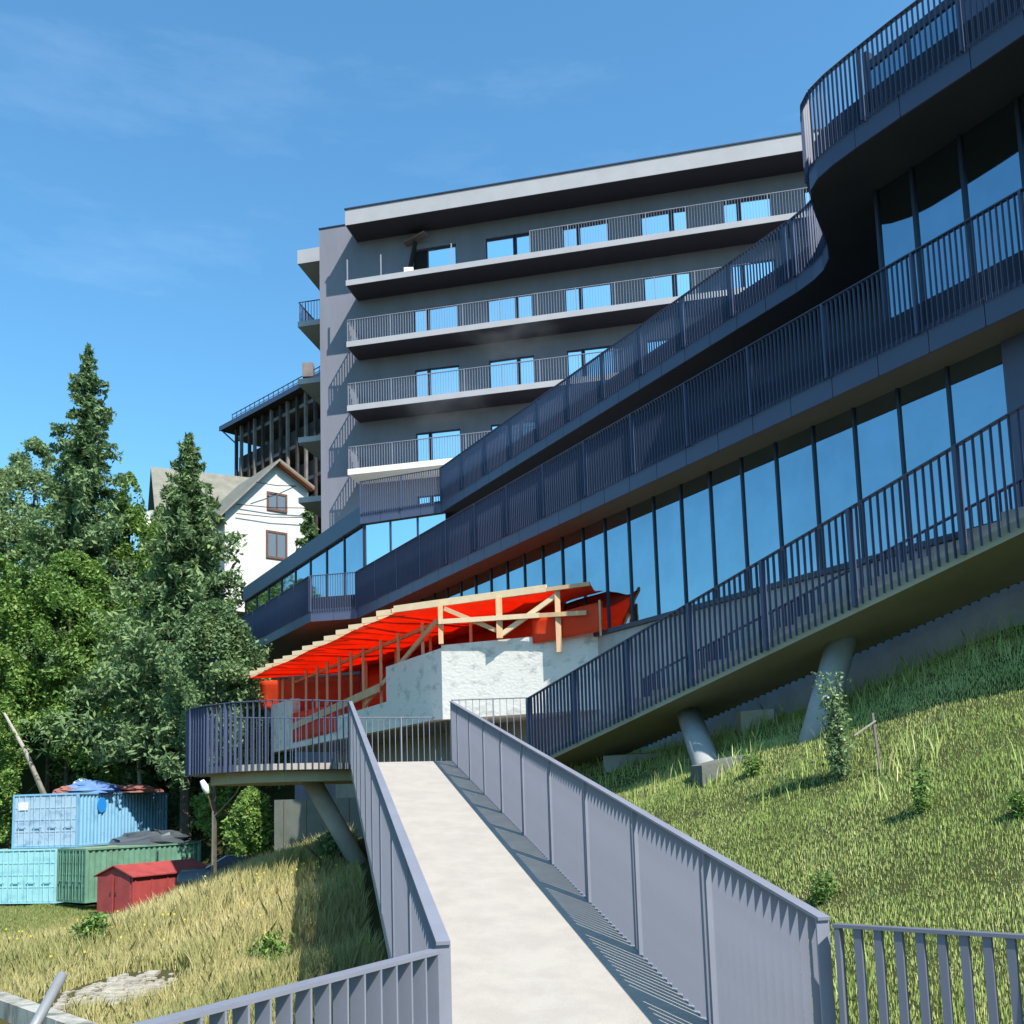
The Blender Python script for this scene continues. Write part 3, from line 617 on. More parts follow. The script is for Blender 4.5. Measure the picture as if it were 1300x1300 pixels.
# wires on the edge
# ------------------------------------------------------------------ things on the left: containers, shed, car, lamp
def container(label, w_, l_, h_, loc, rz, mface, mside, mroof, group=None):
    c = empty('shipping_container', label, 'shipping container', loc, rz, group)
    # local: front face on y=0 from x=0..w, length to +y
    fr = MB(); e = .09
    for x_ in (0, w_-e): fr.box(x_, x_+e, -.01, e, 0, h_); fr.box(x_, x_+e, l_-e, l_, 0, h_)
    fr.box(e, w_-e, -.01, e, h_-e, h_); fr.box(e, w_-e, -.01, e, 0, e)
    fr.box(-.01, e-.01, e, l_-e, h_-.08, h_-.001); fr.box(w_-e+.01, w_+.01, e, l_-e, h_-.08, h_-.001); fr.box(w_-e+.01, w_+.01, e, l_-e, .0, .1)
    fr.build('corner_frame', mside, c)
    for sx in (w_-.03, .03):
        b = MB(); n_ = int((l_-2*e)/.28); o_ = 1 if sx > 1 else -1; P = []
        for i in range(n_):
            y0 = e+i*(l_-2*e)/n_; d = (l_-2*e)/n_
            for (t, k) in ((0, 0), (.3, 0), (.5, -.06), (.8, -.06)): P.append((sx+o_*k, y0+d*t))
        P.append((sx, l_-e))
        for i in range(len(P)-1):
            b.quad((P[i][0], P[i][1], .1), (P[i+1][0], P[i+1][1], .1), (P[i+1][0], P[i+1][1], h_-.08), (P[i][0], P[i][1], h_-.08))
        b.build('corrugated_side', mside, c)
    MB().box(.05, w_-.05, .05, l_-.05, h_-.06, h_-.02).build('roof', mroof, c)
    MB().box(.05, w_-.05, l_-.08, l_-.04, .05, h_-.05).build('end_wall', mside, c)
    n_ = 4; dw = (w_-2*e)/n_
    for i in range(n_):
        d = MB(); x0 = e+i*dw; d.box(x0+.015, x0+dw-.015, .03, .06, e+.01, h_-e-.01)
        for z_ in (.30, .52, .74): d.box(x0+.05, x0+dw-.05, .012, .029, h_*z_-.03, h_*z_+.03)
        dd_ = d.build('door_panel', mface, c)
        MB().tube([(x0+dw*.32, -.02, .1), (x0+dw*.32, -.02, h_-.1)], .022, 6).build('lock_rod', mface, dd_)
        MB().tube([(x0+dw*.72, -.02, .1), (x0+dw*.72, -.02, h_-.1)], .022, 6).build('lock_rod', mface, dd_)
        MB().box(x0+dw*.25, x0+dw*.8, -.06, -.03, h_*.38, h_*.38+.05).build('handle', mface, dd_)
    return c
u0 = at(98, 1075, 48); ul = at(10, 1075, 48.6)
GZc = -4.25
CW = 3.6
yaw = -.20
c1 = container('blue shipping container stacked on top, with round blue sticker and tarpaulins on its roof', CW, 8, 2.62, (u0[0]-CW*math.cos(yaw), 48.0-CW*math.sin(yaw), -1.62), yaw, M['contpale'], M['contblue'], M['controof'])
for k in range(1):
    s_ = MB(); s_.tube([(0,0,0),(.02,0,0)], .38, 20); s_.build('round_sticker', M['sticker'], c1, (CW-.008, 1.9, 2.0))
s_ = MB().box(0, .55, -.014, .0, 0, .38); s_.build('white_placard', M['lampwhite'], c1, (.3, -.002, 1.85))
c2 = container('pale cyan shipping container at the left edge under the blue one', CW, 8, 2.6, (u0[0]-CW*math.cos(yaw)-.93, 47.9-CW*math.sin(yaw), -1.62-2.62), yaw, M['contcyan'], M['contcyan'], M['controof'])
gq = at(116, 1132, 45.2)
c3_ = container('dull green shipping container partly behind the red shed', 2.3, 6.1, 2.38, (gq[0]-1.75, 45.6, -3.95), -.62, M['contgreen'], M['contgreen'], M['controof'])
# tarp pile on the blue container
def lump(name, label, cat, m, cx_, cy_, z_, rx, ry, rz_, seed, parent=None, n_=14):
    rg = np.random.default_rng(seed); b = MB(); v_ = []
    for j in range(8):
        ph = j/7*math.pi/2
        for i in range(n_):
            a = 2*math.pi*i/n_; r_ = 1+rg.uniform(-.22, .22)
            v_.append((cx_+rx*math.cos(a)*math.cos(ph)*r_, cy_+ry*math.sin(a)*math.cos(ph)*r_, z_+rz_*math.sin(ph)*(1+rg.uniform(-.15, .15))))
    b.v = v_; b.f = [(j*n_+i, j*n_+(i+1) % n_, (j+1)*n_+(i+1) % n_, (j+1)*n_+i) for j in range(7) for i in range(n_)]+[tuple(range(n_-1, -1, -1))]
    o = b.build(name, m, parent)
    if label: tag(o, label, cat)
    return o
zc = 1.0
q = at(118, 1003, 51); lump('blue_tarp', 'crumpled blue tarpaulin heaped on the roof of the blue container', 'tarpaulin', M['bluetarp'], q[0]-.1, 51, zc, 1.5, 1.6, .62, 3)
q = at(158, 1003, 53); lump('rag_pile', 'reddish rags heaped right of the blue tarpaulin on the container roof', 'rags', M['debris'], q[0]+.3, 53, zc, 1.6, 1.4, .42, 5)
q = at(80, 1003, 50); lump('rag_pile', 'reddish rags left of the blue tarpaulin on the container roof', 'rags', M['debris'], q[0]+.2, 50, zc, .55, .8, .38, 6)
q = at(107, 997, 52.5); lump('white_sack', 'white sack on top of the blue tarpaulin heap', 'sack', M['lampwhite'], q[0], 52.3, zc+.3, .55, .5, .5, 8)
q = at(195, 1068, 48); lump('dark_tarp', 'long dark tarpaulin heap on the green container roof', 'tarpaulin', M['carpaint'], -18.0, 49.4, -1.58, 2.0, 1.5, .62, 9, n_=18)
# red shed
rs = at(168, 1152, 41.5)
shed = empty('red_shed', 'small faded red metal garage with pitched roof and double doors', 'shed', (rs[0], 41.5, -4.25), -.50)
SWd, SLn, SH_ = 2.15, 4.2, 1.62
b = MB(); b.box(-SWd, 0, .0, SLn, 0, SH_); b.build('walls', M['redpaint'], shed)
b = MB().add([(-SWd,-.0,SH_),(0,0,SH_),(-SWd/2,0,SH_+.36),(-SWd,.04,SH_),(0,.04,SH_),(-SWd/2,.04,SH_+.36)], [(0,1,2),(5,4,3),(0,2,5,3),(1,4,5,2),(0,3,4,1)]); b.build('gable', M['redpaint'], shed)
for sg in (-1, 1):
    x0 = -SWd/2; xe = x0+sg*(SWd/2+.14)
    MB().add([(x0,-.12,SH_+.42),(xe,-.12,SH_-.03),(xe,SLn+.1,SH_-.03),(x0,SLn+.1,SH_+.42),(x0,-.12,SH_+.37),(xe,-.12,SH_-.08),(xe,SLn+.1,SH_-.08),(x0,SLn+.1,SH_+.37)],
             [(0,1,2,3),(7,6,5,4),(0,4,5,1),(1,5,6,2),(2,6,7,3),(3,7,4,0)]).build('roof_sheet', M['redpaint'], shed)
for x0, x1, o_ in ((-SWd+.1, -SWd/2-.02, -.10), (-SWd/2+.02, -.12, -.03)):
    d_ = MB().box(x0, x1, o_, o_+.04, .08, SH_-.06).build('door', M['redpaint'], shed)
    MB().box(x1-.14 if o_ < -.05 else x0+.06, x1-.08 if o_ < -.05 else x0+.12, o_-.03, o_-.002, .8, .95).build('handle', M['rust'], d_)
for i in range(5): MB().box(.0, .03, .1+i*.85, .16+i*.85, .03, SH_-.1).build('wall_rib', M['redpaint'], shed)
# parked car behind the grass ridge
cq = at(304, 1100, 36)
car = empty('parked_car', 'dark parked car half hidden behind the golden grass ridge', 'car', (cq[0], 36.0, -3.08), .25)
def loft(sections, name, m, parent, smooth=True):
    b = MB(); n_ = len(sections[0]); b.v = [q for s2 in sections for q in s2]
    b.f = [(j*n_+i, j*n_+(i+1) % n_, (j+1)*n_+(i+1) % n_, (j+1)*n_+i) for j in range(len(sections)-1) for i in range(n_)]+[tuple(range(n_-1,-1,-1)), tuple((len(sections)-1)*n_+i for i in range(n_))]
    return b.build(name, m, parent, smooth=smooth)
def sec(x_, w_, z0, z1): return [(x_, -w_, z0), (x_, -w_, (z0+z1)/2), (x_, -w_*.94, z1), (x_, w_*.94, z1), (x_, w_, (z0+z1)/2), (x_, w_, z0)]
loft([sec(-2.1,.7,.45,.75), sec(-2.0,.8,.3,.95), sec(-.9,.86,.25,1.0), sec(1.4,.86,.25,1.02), sec(2.0,.8,.3,.98), sec(2.15,.7,.45,.8)], 'body', M['carpaint'], car)
loft([sec(-1.15,.74,1.0,1.03), sec(-.45,.66,1.0,1.45), sec(.3,.66,1.0,1.52), sec(1.1,.66,1.0,1.46), sec(1.85,.70,1.0,1.05)], 'cabin', M['carpaint'], car)
MB().add([(-.95,-.75,1.05),(1.5,-.75,1.05),(1.0,-.70,1.38),(-.4,-.70,1.38)], [(0,1,2,3)]).build('side_window', M['dark'], car)
MB().tube([(-1.1,-.74,1.05),(-.45,-.69,1.42),(.3,-.68,1.49),(1.1,-.68,1.43),(1.75,-.72,1.08)], .022, 6).build('window_trim', M['chrome'], car)
for x_ in (-1.3, 1.3):
    for s2 in (-.8, .8):
        w_ = MB().tube([(x_, s2-.1, .32), (x_, s2+.1, .32)], .32, 18).build('wheel', M['black'], car); MB().tube([(x_, s2-.11, .32), (x_, s2+.11, .32)], .18, 12).build('rim', M['galv'], w_)
# street lamp
lt = at(256, 991, 31); lb = at(268, 1030, 31)
lamp = empty('street_lamp', 'thin street lamp with white head below the landing, in front of dark trees', 'street lamp', (lb[0]+.05, 31, tz(lb[0], 31)))
hz = lb[2]-tz(lb[0], 31)
MB().tube([(0,0,-.2),(0,0,hz)], [.035,.03], 10).build('pole', M['darkconc'], lamp); MB().tube([(0,0,hz-.02),(lt[0]-lb[0]+.12, 0, lt[2]-lb[2]+hz-.35)], .02, 8).build('arm', M['rust'], lamp)
MB().tube([(lt[0]-lb[0]+.14,0,lt[2]-lb[2]+hz-.42),(lt[0]-lb[0]+.06,0,lt[2]-lb[2]+hz-.2),(lt[0]-lb[0]-.04,0,lt[2]-lb[2]+hz)], [.07,.11,.07], 10).build('lamp_head', M['lampwhite'], lamp, smooth=True)

# ------------------------------------------------------------------ low concrete wall and leaning pole, lower left
lwall = empty('low_wall', 'low stained concrete wall at the bottom left edge of the meadow', 'wall')
wa, wb = Vector((-10.6, 16.3)), Vector((-2.9, 8.6)); wd = (wb-wa).normalized(); nseg = 8; LW = (wb-wa).length/nseg
for i in range(nseg):
    a = wa+wd*(i*LW+.006); b = wa+wd*((i+1)*LW-.006)
    MB().wall(a, b, .22, -4.2, [-2.12, -2.12, -2.12, -2.12]).build('wall_panel', M['oldlight'], lwall)
pa, pb = at(80, 1236, 6.2), at(42, 1306, 6.0)
pb2 = pb + (pb-pa)*1.6
tag(MB().tube([pa, pb2], .031, 14).build('leaning_pole', M['galv'], smooth=True), 'galvanised steel pole leaning in front of the low wall', 'pole')

# ------------------------------------------------------------------ white house
HY = 70.0
hs_ = empty('white_house', 'white rendered house with steep gable, brown windows and grey sheet roof', 'house')
hl, hr = at(285, 757, HY), at(391, 757, HY+4.2); hb = min(hl[2], hr[2])-1
ap = at(350, 590, HY+2.5); ev_l = at(285, 650, HY); ev_r = at(391, 622, HY+4.2)
ze = ev_l[2]; H0 = Vector((hl[0], HY)); H1 = Vector((hr[0], HY+4.2)); hdv = (H1-H0).normalized(); hnv = Vector((-hdv.y, hdv.x)); HW = (H1-H0).length; HA = (ap[0]-hl[0])/(hr[0]-hl[0])*HW
def HP(x_, y_, z_): q = H0+hdv*x_+hnv*y_; return (q.x, q.y, z_)
dz = 7.0
b = MB().add([HP(0,0,hb),HP(HW,0,hb),HP(HW,0,ev_r[2]),HP(HA,0,ap[2]),HP(0,0,ze),HP(0,dz,hb),HP(HW,dz,hb),HP(HW,dz,ev_r[2]),HP(HA,dz,ap[2]),HP(0,dz,ze)],
             [(0,1,2,3,4),(9,8,7,6,5),(0,5,6,1),(1,6,7,2),(2,7,8,3),(3,8,9,4),(4,9,5,0)]); b.build('gable_wall', M['housewhite'], hs_)
def roofp(x0, z0, x1, z1, y0, y1, t, m, nm='roof'):
    return MB().add([HP(x0,y0,z0),HP(x1,y0,z1),HP(x1,y1,z1),HP(x0,y1,z0),HP(x0,y0,z0-t),HP(x1,y0,z1-t),HP(x1,y1,z1-t),HP(x0,y1,z0-t)],[(0,1,2,3),(7,6,5,4),(0,4,5,1),(1,5,6,2),(2,6,7,3),(3,7,4,0)]).build(nm, m, hs_)
sl_l = (ap[2]-ze)/HA; sl_r = (ap[2]-ev_r[2])/(HW-HA)
roofp(-.7, ze-.7*sl_l+.25, HA, ap[2]+.3, -.7, dz, .2, M['roofm']); r2_ = roofp(HA+.003, ap[2]+.3, HW+.25, ap[2]+.3-sl_r*(HW-HA+.25), -.7, dz, .2, M['roofm'])
roofp(HA+.05, ap[2]+.03, HW+.24, ap[2]+.06-sl_r*(HW-HA+.24), -.69, -.01, .06, M['orangewood'], 'eave_boards')
# rear part running left
ql = at(200, 640, HY+3); qr = at(216, 597, HY+5)
ra, rb = at(203, 700, HY+6), at(320, 700, HY+9); zev = at(250, 646, HY+7)[2]; zrg = at(216, 600, HY+10.5)[2]; rav, rbv = Vector(ra[:2]), Vector(rb[:2]); rd = (rbv-rav).normalized(); rn = Vector((-rd.y, rd.x)); RLn = (rbv-rav).length+3
def RP(x_, y_, z_): q = rav+rd*x_+rn*y_; return (q.x, q.y, z_)
MB().prism([RP(0,0,0)[:2],RP(RLn,0,0)[:2],RP(RLn,7,0)[:2],RP(0,7,0)[:2]], hb, zev).build('rear_wall', M['housewhite'], hs_)
for y0_, y1_ in ((-.6, 3.497), (7.6, 3.503)):
    P = [RP(-.5,y0_,zev-.3),RP(RLn,y0_,zev-.3),RP(RLn,y1_,zrg),RP(-.5,y1_,zrg)]; P2 = [(a,b_,c-.18) for a,b_,c in P]
    MB().add(P+P2, [(0,1,2,3),(7,6,5,4),(0,4,5,1),(1,5,6,2),(2,6,7,3),(3,7,4,0)]).build('roof', M['roofm'], hs_)
MB().add([RP(0,.0,zev),RP(0,3.5,zrg-.35),RP(0,7.0,zev)],[(0,1,2)]).build('side_gable', M['darkwood'], hs_)
def hwin(u0_, v0_, u1_, v1_, cols=2):
    a = at(u0_, v0_, HY+(u0_-285)/106*4.2); b2 = at(u1_, v1_, HY+(u1_-285)/106*4.2); x0 = (Vector((a[0], a[1]))-H0).dot(hdv); x1 = (Vector((b2[0], b2[1]))-H0).dot(hdv); z1, z0 = a[2], b2[2]; e = .16
    fr = MB()
    for p_ in ((x0, x0+e, z0, z1), (x1-e, x1, z0, z1), (x0+e, x1-e, z1-e, z1), (x0+e, x1-e, z0, z0+e), ((x0+x1)/2-.05, (x0+x1)/2+.05, z0+e, z1-e)):
        P = [HP(p_[0], -.10, 0)[:2], HP(p_[1], -.10, 0)[:2], HP(p_[1], .02, 0)[:2], HP(p_[0], .02, 0)[:2]]; fr.prism(P, p_[2], p_[3])
    w_ = fr.build('window', M['brown'], hs_); P = [HP(x0+e, -.05, 0)[:2], HP(x1-e, -.05, 0)[:2], HP(x1-e, -.02, 0)[:2], HP(x0+e, -.02, 0)[:2]]
    MB().prism(P, z0+e, z1-e).build('pane', M['housepane'], w_)
hwin(338, 624, 364, 652); hwin(337, 673, 364, 712); hwin(336, 727, 357, 756)
for v_ in (612, 640, 652):
    a = at(300 if v_ > 620 else 325, v_, HY+.3); b2 = at(388 if v_ > 620 else 376, v_+5, HY+3.6); mid = (a+b2)/2-np.array([0,0,.12]); MB().tube([a, mid, b2], .035, 5).build('cable', M['black'], hs_)
dq = at(193, 658, 68); dish = empty('satellite_dish', 'white round satellite dish at the left end of the white house', 'satellite dish', (dq[0], dq[1], dq[2]))
MB().tube([(0,0,0),(.02,.12,0)], .02, 6).build('arm', M['galv'], dish)
b = MB(); n_ = 20; v_ = [(0,.12,0)]; 
for j in (1, 2, 3):
    for i in range(n_): a = 2*math.pi*i/n_; v_.append((.2*j*math.cos(a), .12-.03*j*j/2, .2*j*math.sin(a)))
b.v = v_; b.f = [(0, 1+i, 1+(i+1) % n_) for i in range(n_)]+[(1+(j-1)*n_+i, 1+(j-1)*n_+(i+1) % n_, 1+j*n_+(i+1) % n_, 1+j*n_+i) for j in (1, 2) for i in range(n_)]
b.build('reflector', M['lampwhite'], dish, smooth=True)
MB().tube([(.0,.12,0),(.5,1.2,-.5),(1.6,3.4,-.9)], .04, 8).build('wall_mast', M['galv'], dish)

# ------------------------------------------------------------------ dark timber hotel behind
dk = empty('timber_frame_building', 'dark derelict multi-storey timber building with open floors behind the white house', 'building')
D0, D1 = at(299, 640, 90), at(415, 640, 80); D0v, D1v = Vector(D0[:2]), Vector(D1[:2]); ddv = (D1v-D0v).normalized(); dnv = Vector((-ddv.y, ddv.x)); DL = (D1v-D0v).length+6
def DP(x_, y_): q = D0v+ddv*x_+dnv*y_; return (q.x, q.y)
zt_ = at(299, 540, 90)[2]; zb = 16
MB().prism([DP(.3,3.2),DP(DL,3.2),DP(DL,12),DP(.3,12)], zb, zt_-.4).build('core', M['black'], dk)
fl_h = 3.4
for k in range(7):
    z = zt_-.5-fl_h*(k+1)+2.4
    MB().prism([DP(0,.1),DP(DL,.1),DP(DL,3.2),DP(0,3.2)], z, z+.3).build('floor_deck', M['beam'], dk)
    MB().prism([DP(.1,.3),DP(DL,.3),DP(DL,.36),DP(.1,.36)], z+.3, z+1.75).build('balcony_board', M['darkwood'], dk)
xs = [0, .9, 2.3, 3.2, 4.6, 6.0, 7.5, 8.6, 10.1, 11.4, 12.8, 14.2, 15.8, 17.3]
for i, x_ in enumerate(xs):
    if x_ < DL: MB().prism([DP(x_,-.12),DP(x_+.24,-.12),DP(x_+.24,.14),DP(x_,.14)], zb, zt_-.35).build('post', M['beam'] if i % 2 else M['darkwood'], dk)
for (x_, k) in ((1.5, 1), (1.5, 2), (1.5, 3)):
    z = zt_-.5-fl_h*(k+1)+2.4+fl_h; MB().prism([DP(x_,3.1),DP(x_+.85,3.1),DP(x_+.85,3.15),DP(x_,3.15)], z+.9, z+2.3).build('window', M['glass_t'], dk)
for i in range(16):
    x_ = 1+RNG.uniform(0, DL-2); z = zt_-2.5-RNG.integers(0, 5)*fl_h; MB().prism([DP(x_,.9),DP(x_+RNG.uniform(.5,1.4),.9),DP(x_+.5,1.0),DP(x_,1.0)], z-RNG.uniform(.6,1.5), z).build('hanging_panel', M['beam' if i % 3 else 'darkwood'], dk)
MB().prism([DP(-1.7,-.75),DP(DL,-.75),DP(DL,13),DP(-1.7,13)], zt_-.25, zt_+.12).build('roof_slab', M['darkwood'], dk)
MB().prism([DP(-1.7,-.80),DP(DL,-.80),DP(DL,-.753),DP(-1.7,-.753)], zt_-.3, zt_+.16).build('roof_fascia', M['panel'], dk)
MB().beam((*DP(-1.5,-.5), zt_-.3), (*DP(.1,-.1), zt_-1.8), .12, .12).build('eave_brace', M['beam'], dk)
b = MB(); b.beam((*DP(.2,-.5), zt_+.85), (*DP(DL,-.5), zt_+.85), .06, .06); b.beam((*DP(.2,-.5), zt_+.5), (*DP(DL,-.5), zt_+.5), .04, .04); gr_ = b.build('roof_guard', M['dark'], dk)
for i in range(22): 
    q = DP(.2+i*.78, -.5); MB().box(-.03,.03,-.03,.03,0,.82).build('guard_post', M['dark'], gr_, (q[0], q[1], zt_+.1))
q = DP(13.2, -.9); MB().box(-.45,.45,-.3,.6,0,1.25).build('chimney', M['beam'], dk, (q[0], q[1], zt_+.1))

# ------------------------------------------------------------------ plants
def leaf_mesh(name, pos, size, tint, m, elong=1.0, droop=0.0, parent=None):
    n_ = len(pos); nrm = RNG.normal(size=(n_, 3)); nrm[:, 2] = np.abs(nrm[:, 2])+.25; nrm /= np.linalg.norm(nrm, axis=1)[:, None]
    t = RNG.normal(size=(n_, 3)); t[:, 2] -= droop; t -= nrm*(t*nrm).sum(1)[:, None]; t /= np.linalg.norm(t, axis=1)[:, None]; bt = np.cross(nrm, t)
    s_ = (size*RNG.uniform(.6, 1.35, n_))[:, None]
    a = t*s_*elong; b = bt*s_*.5
    v = np.stack([pos-a*.5, pos+b*.7, pos+a*.55, pos-b*.7], 1).reshape(-1, 3)
    f = np.arange(n_*4).reshape(-1, 4)
    me_ = np_mesh(name, v, f, np.repeat(tint, 4)); return new_obj(name, me_, m, parent)
def trunk_mb(h, r, lean=(0, 0), seed=0, branches=6):
    rg = np.random.default_rng(seed); b = MB(); pts = [(lean[0]*t**1.5+rg.uniform(-.03,.03)*h*.1, lean[1]*t**1.5+rg.uniform(-.03,.03)*h*.1, -.4+t*(h+.4)) for t in np.linspace(0, 1, 7)]
    b.tube(pts, list(np.linspace(r, r*.25, 7)), 8)
    for i in range(branches):
        t = rg.uniform(.35, .85); a = rg.uniform(0, 6.28); L_ = h*.28*(1.1-t)+.6; p0 = Vector(pts[int(t*6)]); p1 = p0+Vector((math.cos(a)*L_, math.sin(a)*L_, L_*.8)); b.tube([p0, (p0+p1)/2+Vector((0,0,-.1*L_)), p1], [r*.35, r*.22, r*.08], 6)
    return b
def decid(label, u, vtop, Y, hw, seed, m, vbot=None, n_=9000, size=.26, group=None, name='deciduous_tree', yd=None, cat='tree'):
    rg = np.random.default_rng(seed); Y = float(ghit(u, vbot)[1]) if name == 'shrub' else Y; top = at(u, vtop, Y); X = float(top[0]); zg = tz(X, Y); h = float(top[2])-zg; R_ = hw*Y/FPX
    t = empty(name, label, cat, (X, Y, zg), 0, group)
    bott = (float(at(u, vbot, Y)[2])-zg) if vbot else h*.25
    bott = max(bott, .15)
    trunk_mb(h*.85, max(.05, h*.011), seed=seed).build('trunk', M['bark'], t)
    H = h-bott; nb_ = int(18+R_*6); n_ = int(n_*1.6); size = size*.78; P = []; Tn = []
    envf = lambda q: np.sin(np.pi*np.clip(q*.80+.20, 0, 1))**.62
    ph = rg.uniform(0, 6, 4)
    # loose leaves through the whole crown, thinned into clumps by a 3-D wave pattern
    k = int(n_*1.3); tq = rg.uniform(0, 1, k)**.85; aq = rg.uniform(0, 6.283, k)
    rq = R_*envf(tq)*(1+.28*np.sin(3*aq+6*tq+ph[0])+.22*np.sin(7*aq-11*tq+ph[1])+.10*np.sin(17*tq+5*aq+ph[2]))*rg.uniform(.35, 1, k)**.5
    p = np.c_[np.cos(aq)*rq, np.sin(aq)*rq*(yd or 1), bott+H*tq]
    w1 = np.sin(p[:, 0]*2.3+ph[0])*np.sin(p[:, 1]*2.6+ph[1])+np.sin(p[:, 2]*2.1+p[:, 0]*1.3+ph[2])*.9+rg.normal(size=k)*.35
    kp = w1 > -.25; p = p[kp]; P.append(p); Tn.append(np.clip(.45+.18*w1[kp]+rg.normal(size=kp.sum())*.14, 0, 1))
    for i in range(nb_):
        tt = rg.uniform(.05, .97); env = float(envf(np.array(tt))); a = rg.uniform(0, 6.28); rr = R_*env*rg.uniform(.45, .98)
        br = (R_*.24+.12)*rg.uniform(.5, 1.2)*(.5+.5*env); c = np.array([math.cos(a)*rr, math.sin(a)*rr*(yd or 1), bott+H*tt])
        k = int(n_*.5/nb_); d = rg.normal(size=(k, 3)); d /= np.linalg.norm(d, axis=1)[:, None]; rad = br*rg.uniform(.3, 1.15, k)[:, None]
        P.append(c+d*rad*np.array([1, 1, .6])); Tn.append(np.clip(.5+.16*rg.normal(size=k)+rg.uniform(-.2, .25), 0, 1))
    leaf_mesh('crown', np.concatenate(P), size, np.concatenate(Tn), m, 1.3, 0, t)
    return t
def spruce(label, u, vtop, Y, R_, seed, n_whorl=34, group=None, m=None, vbot=None):
    rg = np.random.default_rng(seed); top = at(u, vtop, Y); X = float(top[0]); zg = tz(X, Y); h = float(top[2])-zg
    t = empty('spruce_tree', label, 'spruce tree', (X, Y, zg), 0, group)
    MB().tube([(0,0,-.4),(0,0,h*.5),(0,0,h*.99)], [h*.014, h*.009, .02], 8).build('trunk', M['bark'], t)
    P = []; Tn = []; br_ = MB()
    z0 = h*.30; nbr = n_whorl*8
    for i in range(nbr):
        tt = (i/nbr)**.92; z = z0+(h-z0)*tt+rg.normal()*.12; L0 = (R_*(1-tt)**.92*(.72+.28*math.sin(tt*23+seed)**2)+.10)
        a = i*2.399+rg.uniform(-.5, .5); Lb = L0*(rg.uniform(.45, 1.0) if rg.uniform() < .75 else rg.uniform(1.0, 1.35)); m_ = int(16+Lb*34)
        s_ = rg.uniform(.04, 1, m_)**.75; up = .22 if tt > .85 else (-.18 if tt > .5 else -.30)
        zc = up*Lb*s_*(1.15-.75*s_*(up < 0)); wd_ = .26*Lb*(1.08-s_)*rg.uniform(-1, 1, m_)+rg.normal(size=m_)*.04
        x_ = math.cos(a)*Lb*s_-math.sin(a)*wd_; y_ = math.sin(a)*Lb*s_+math.cos(a)*wd_; zz = z+zc-np.abs(rg.normal(size=m_))*(.10+.09*Lb)*(.5+s_*.5)
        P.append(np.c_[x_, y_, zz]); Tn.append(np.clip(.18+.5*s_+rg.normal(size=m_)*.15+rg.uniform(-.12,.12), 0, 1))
        if i % 2 == 0: br_.tube([(0,0,z),(math.cos(a)*Lb*.9, math.sin(a)*Lb*.9, z+up*.6*Lb)], [.03,.008], 3)
    br_.build('branches', M['bark'], t)
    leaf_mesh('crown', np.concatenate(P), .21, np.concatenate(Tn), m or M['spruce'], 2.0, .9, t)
    return t
spruce('tallest spruce at the left, its pointed top against the blue sky', 112, 440, 61, 7.0, 1, 42)
spruce('narrow-topped spruce standing in front of the white house', 240, 550, 54, 7.4, 2, 44)
spruce('small dark spruce squeezed between the white house and the grey tower', 392, 640, 66, 2.4, 3, 20)
decid('pale grey-green birch crown left of the tallest spruce', 45, 556, 66, 60, 10, M['leaf_pale'], 900, 13000, .24)
decid('grey-green broadleaf tree cut by the left photo edge, second tallest', 0, 596, 62, 45, 11, M['leaf_pale'], 900, 8000)
decid('bright green bushy tree in front of the tallest spruce', 92, 700, 58, 78, 12, M['leaf'], 935, 15000, .25)
decid('dark green tree filling the gap between the two spruces', 170, 650, 63, 48, 13, M['leaf'], 950, 9000)
decid('broadleaf tree beneath the narrow-topped spruce', 205, 740, 59.5, 50, 14, M['leaf'], 960, 8000)
decid('rounded broadleaf tree behind the curved landing railing', 274, 762, 33, 66, 15, M['spruce'], 985, 17000, .15, yd=.8)
decid('low broadleaf tree at the left photo edge beside the containers', -8, 700, 56, 60, 16, M['leaf'], 985, 9000)
decid('shadowy tree directly behind the stacked containers', 130, 830, 58.5, 56, 17, M['leaf'], 1000, 7000)
decid('small tree with leaves hanging beneath the landing platform', 292, 975, 37, 36, 18, M['leaf'], 1060, 5000, .16)
decid('broad dark tree on the slope behind the spruces', 150, 760, 66, 80, 19, M['leaf'], 960, 10000, .3)
decid('dark tree on the slope at the far left background', 30, 760, 66, 80, 20, M['leaf'], 960, 9000, .3)
decid('tree crown filling the sky gap right of the tallest spruce', 165, 600, 63, 34, 31, M['leaf'], 900, 8000)
decid('tree crown just left of the narrow-topped spruce', 196, 665, 61, 34, 32, M['leaf'], 900, 8000)
decid('slender tree covering the left end of the white house', 205, 640, 62, 30, 35, M['leaf_pale'], 900, 7000)
decid('green tree behind the birch at the left edge', 70, 640, 62, 55, 33, M['leaf'], 900, 9000)
decid('broadleaf tree below the house windows beside the terrace corner', 322, 850, 46, 40, 34, M['leaf'], 1000, 7000, .2)
decid('leafy tree just below the white house', 300, 790, 60, 55, 21, M['leaf'], 960, 8000, .26)
decid('yellow-green bush right of the blue container', 232, 975, 58, 24, 22, M['leaf_pale'], 1060, 2500, .18, name='bush', cat='bush')
decid('small bush under the trees, above the tarpaulin pile', 178, 940, 59, 26, 23, M['leaf_pale'], 1005, 2500, .2, name='bush', cat='bush')
decid('dark bush beneath the landing platform by the retaining wall', 318, 1000, 30, 26, 24, M['leaf'], 1085, 3500, .14, name='bush', cat='bush')
decid('bush at the left photo edge beside the blue container', -2, 880, 49.5, 26, 25, M['leaf'], 1070, 3500, .2, name='bush', cat='bush')
decid('leafy weed on the ridge by the landing column', 425, 1055, 19, 20, 28, M['leaf_pale'], 1095, 1200, .07, name='shrub', cat='shrub')
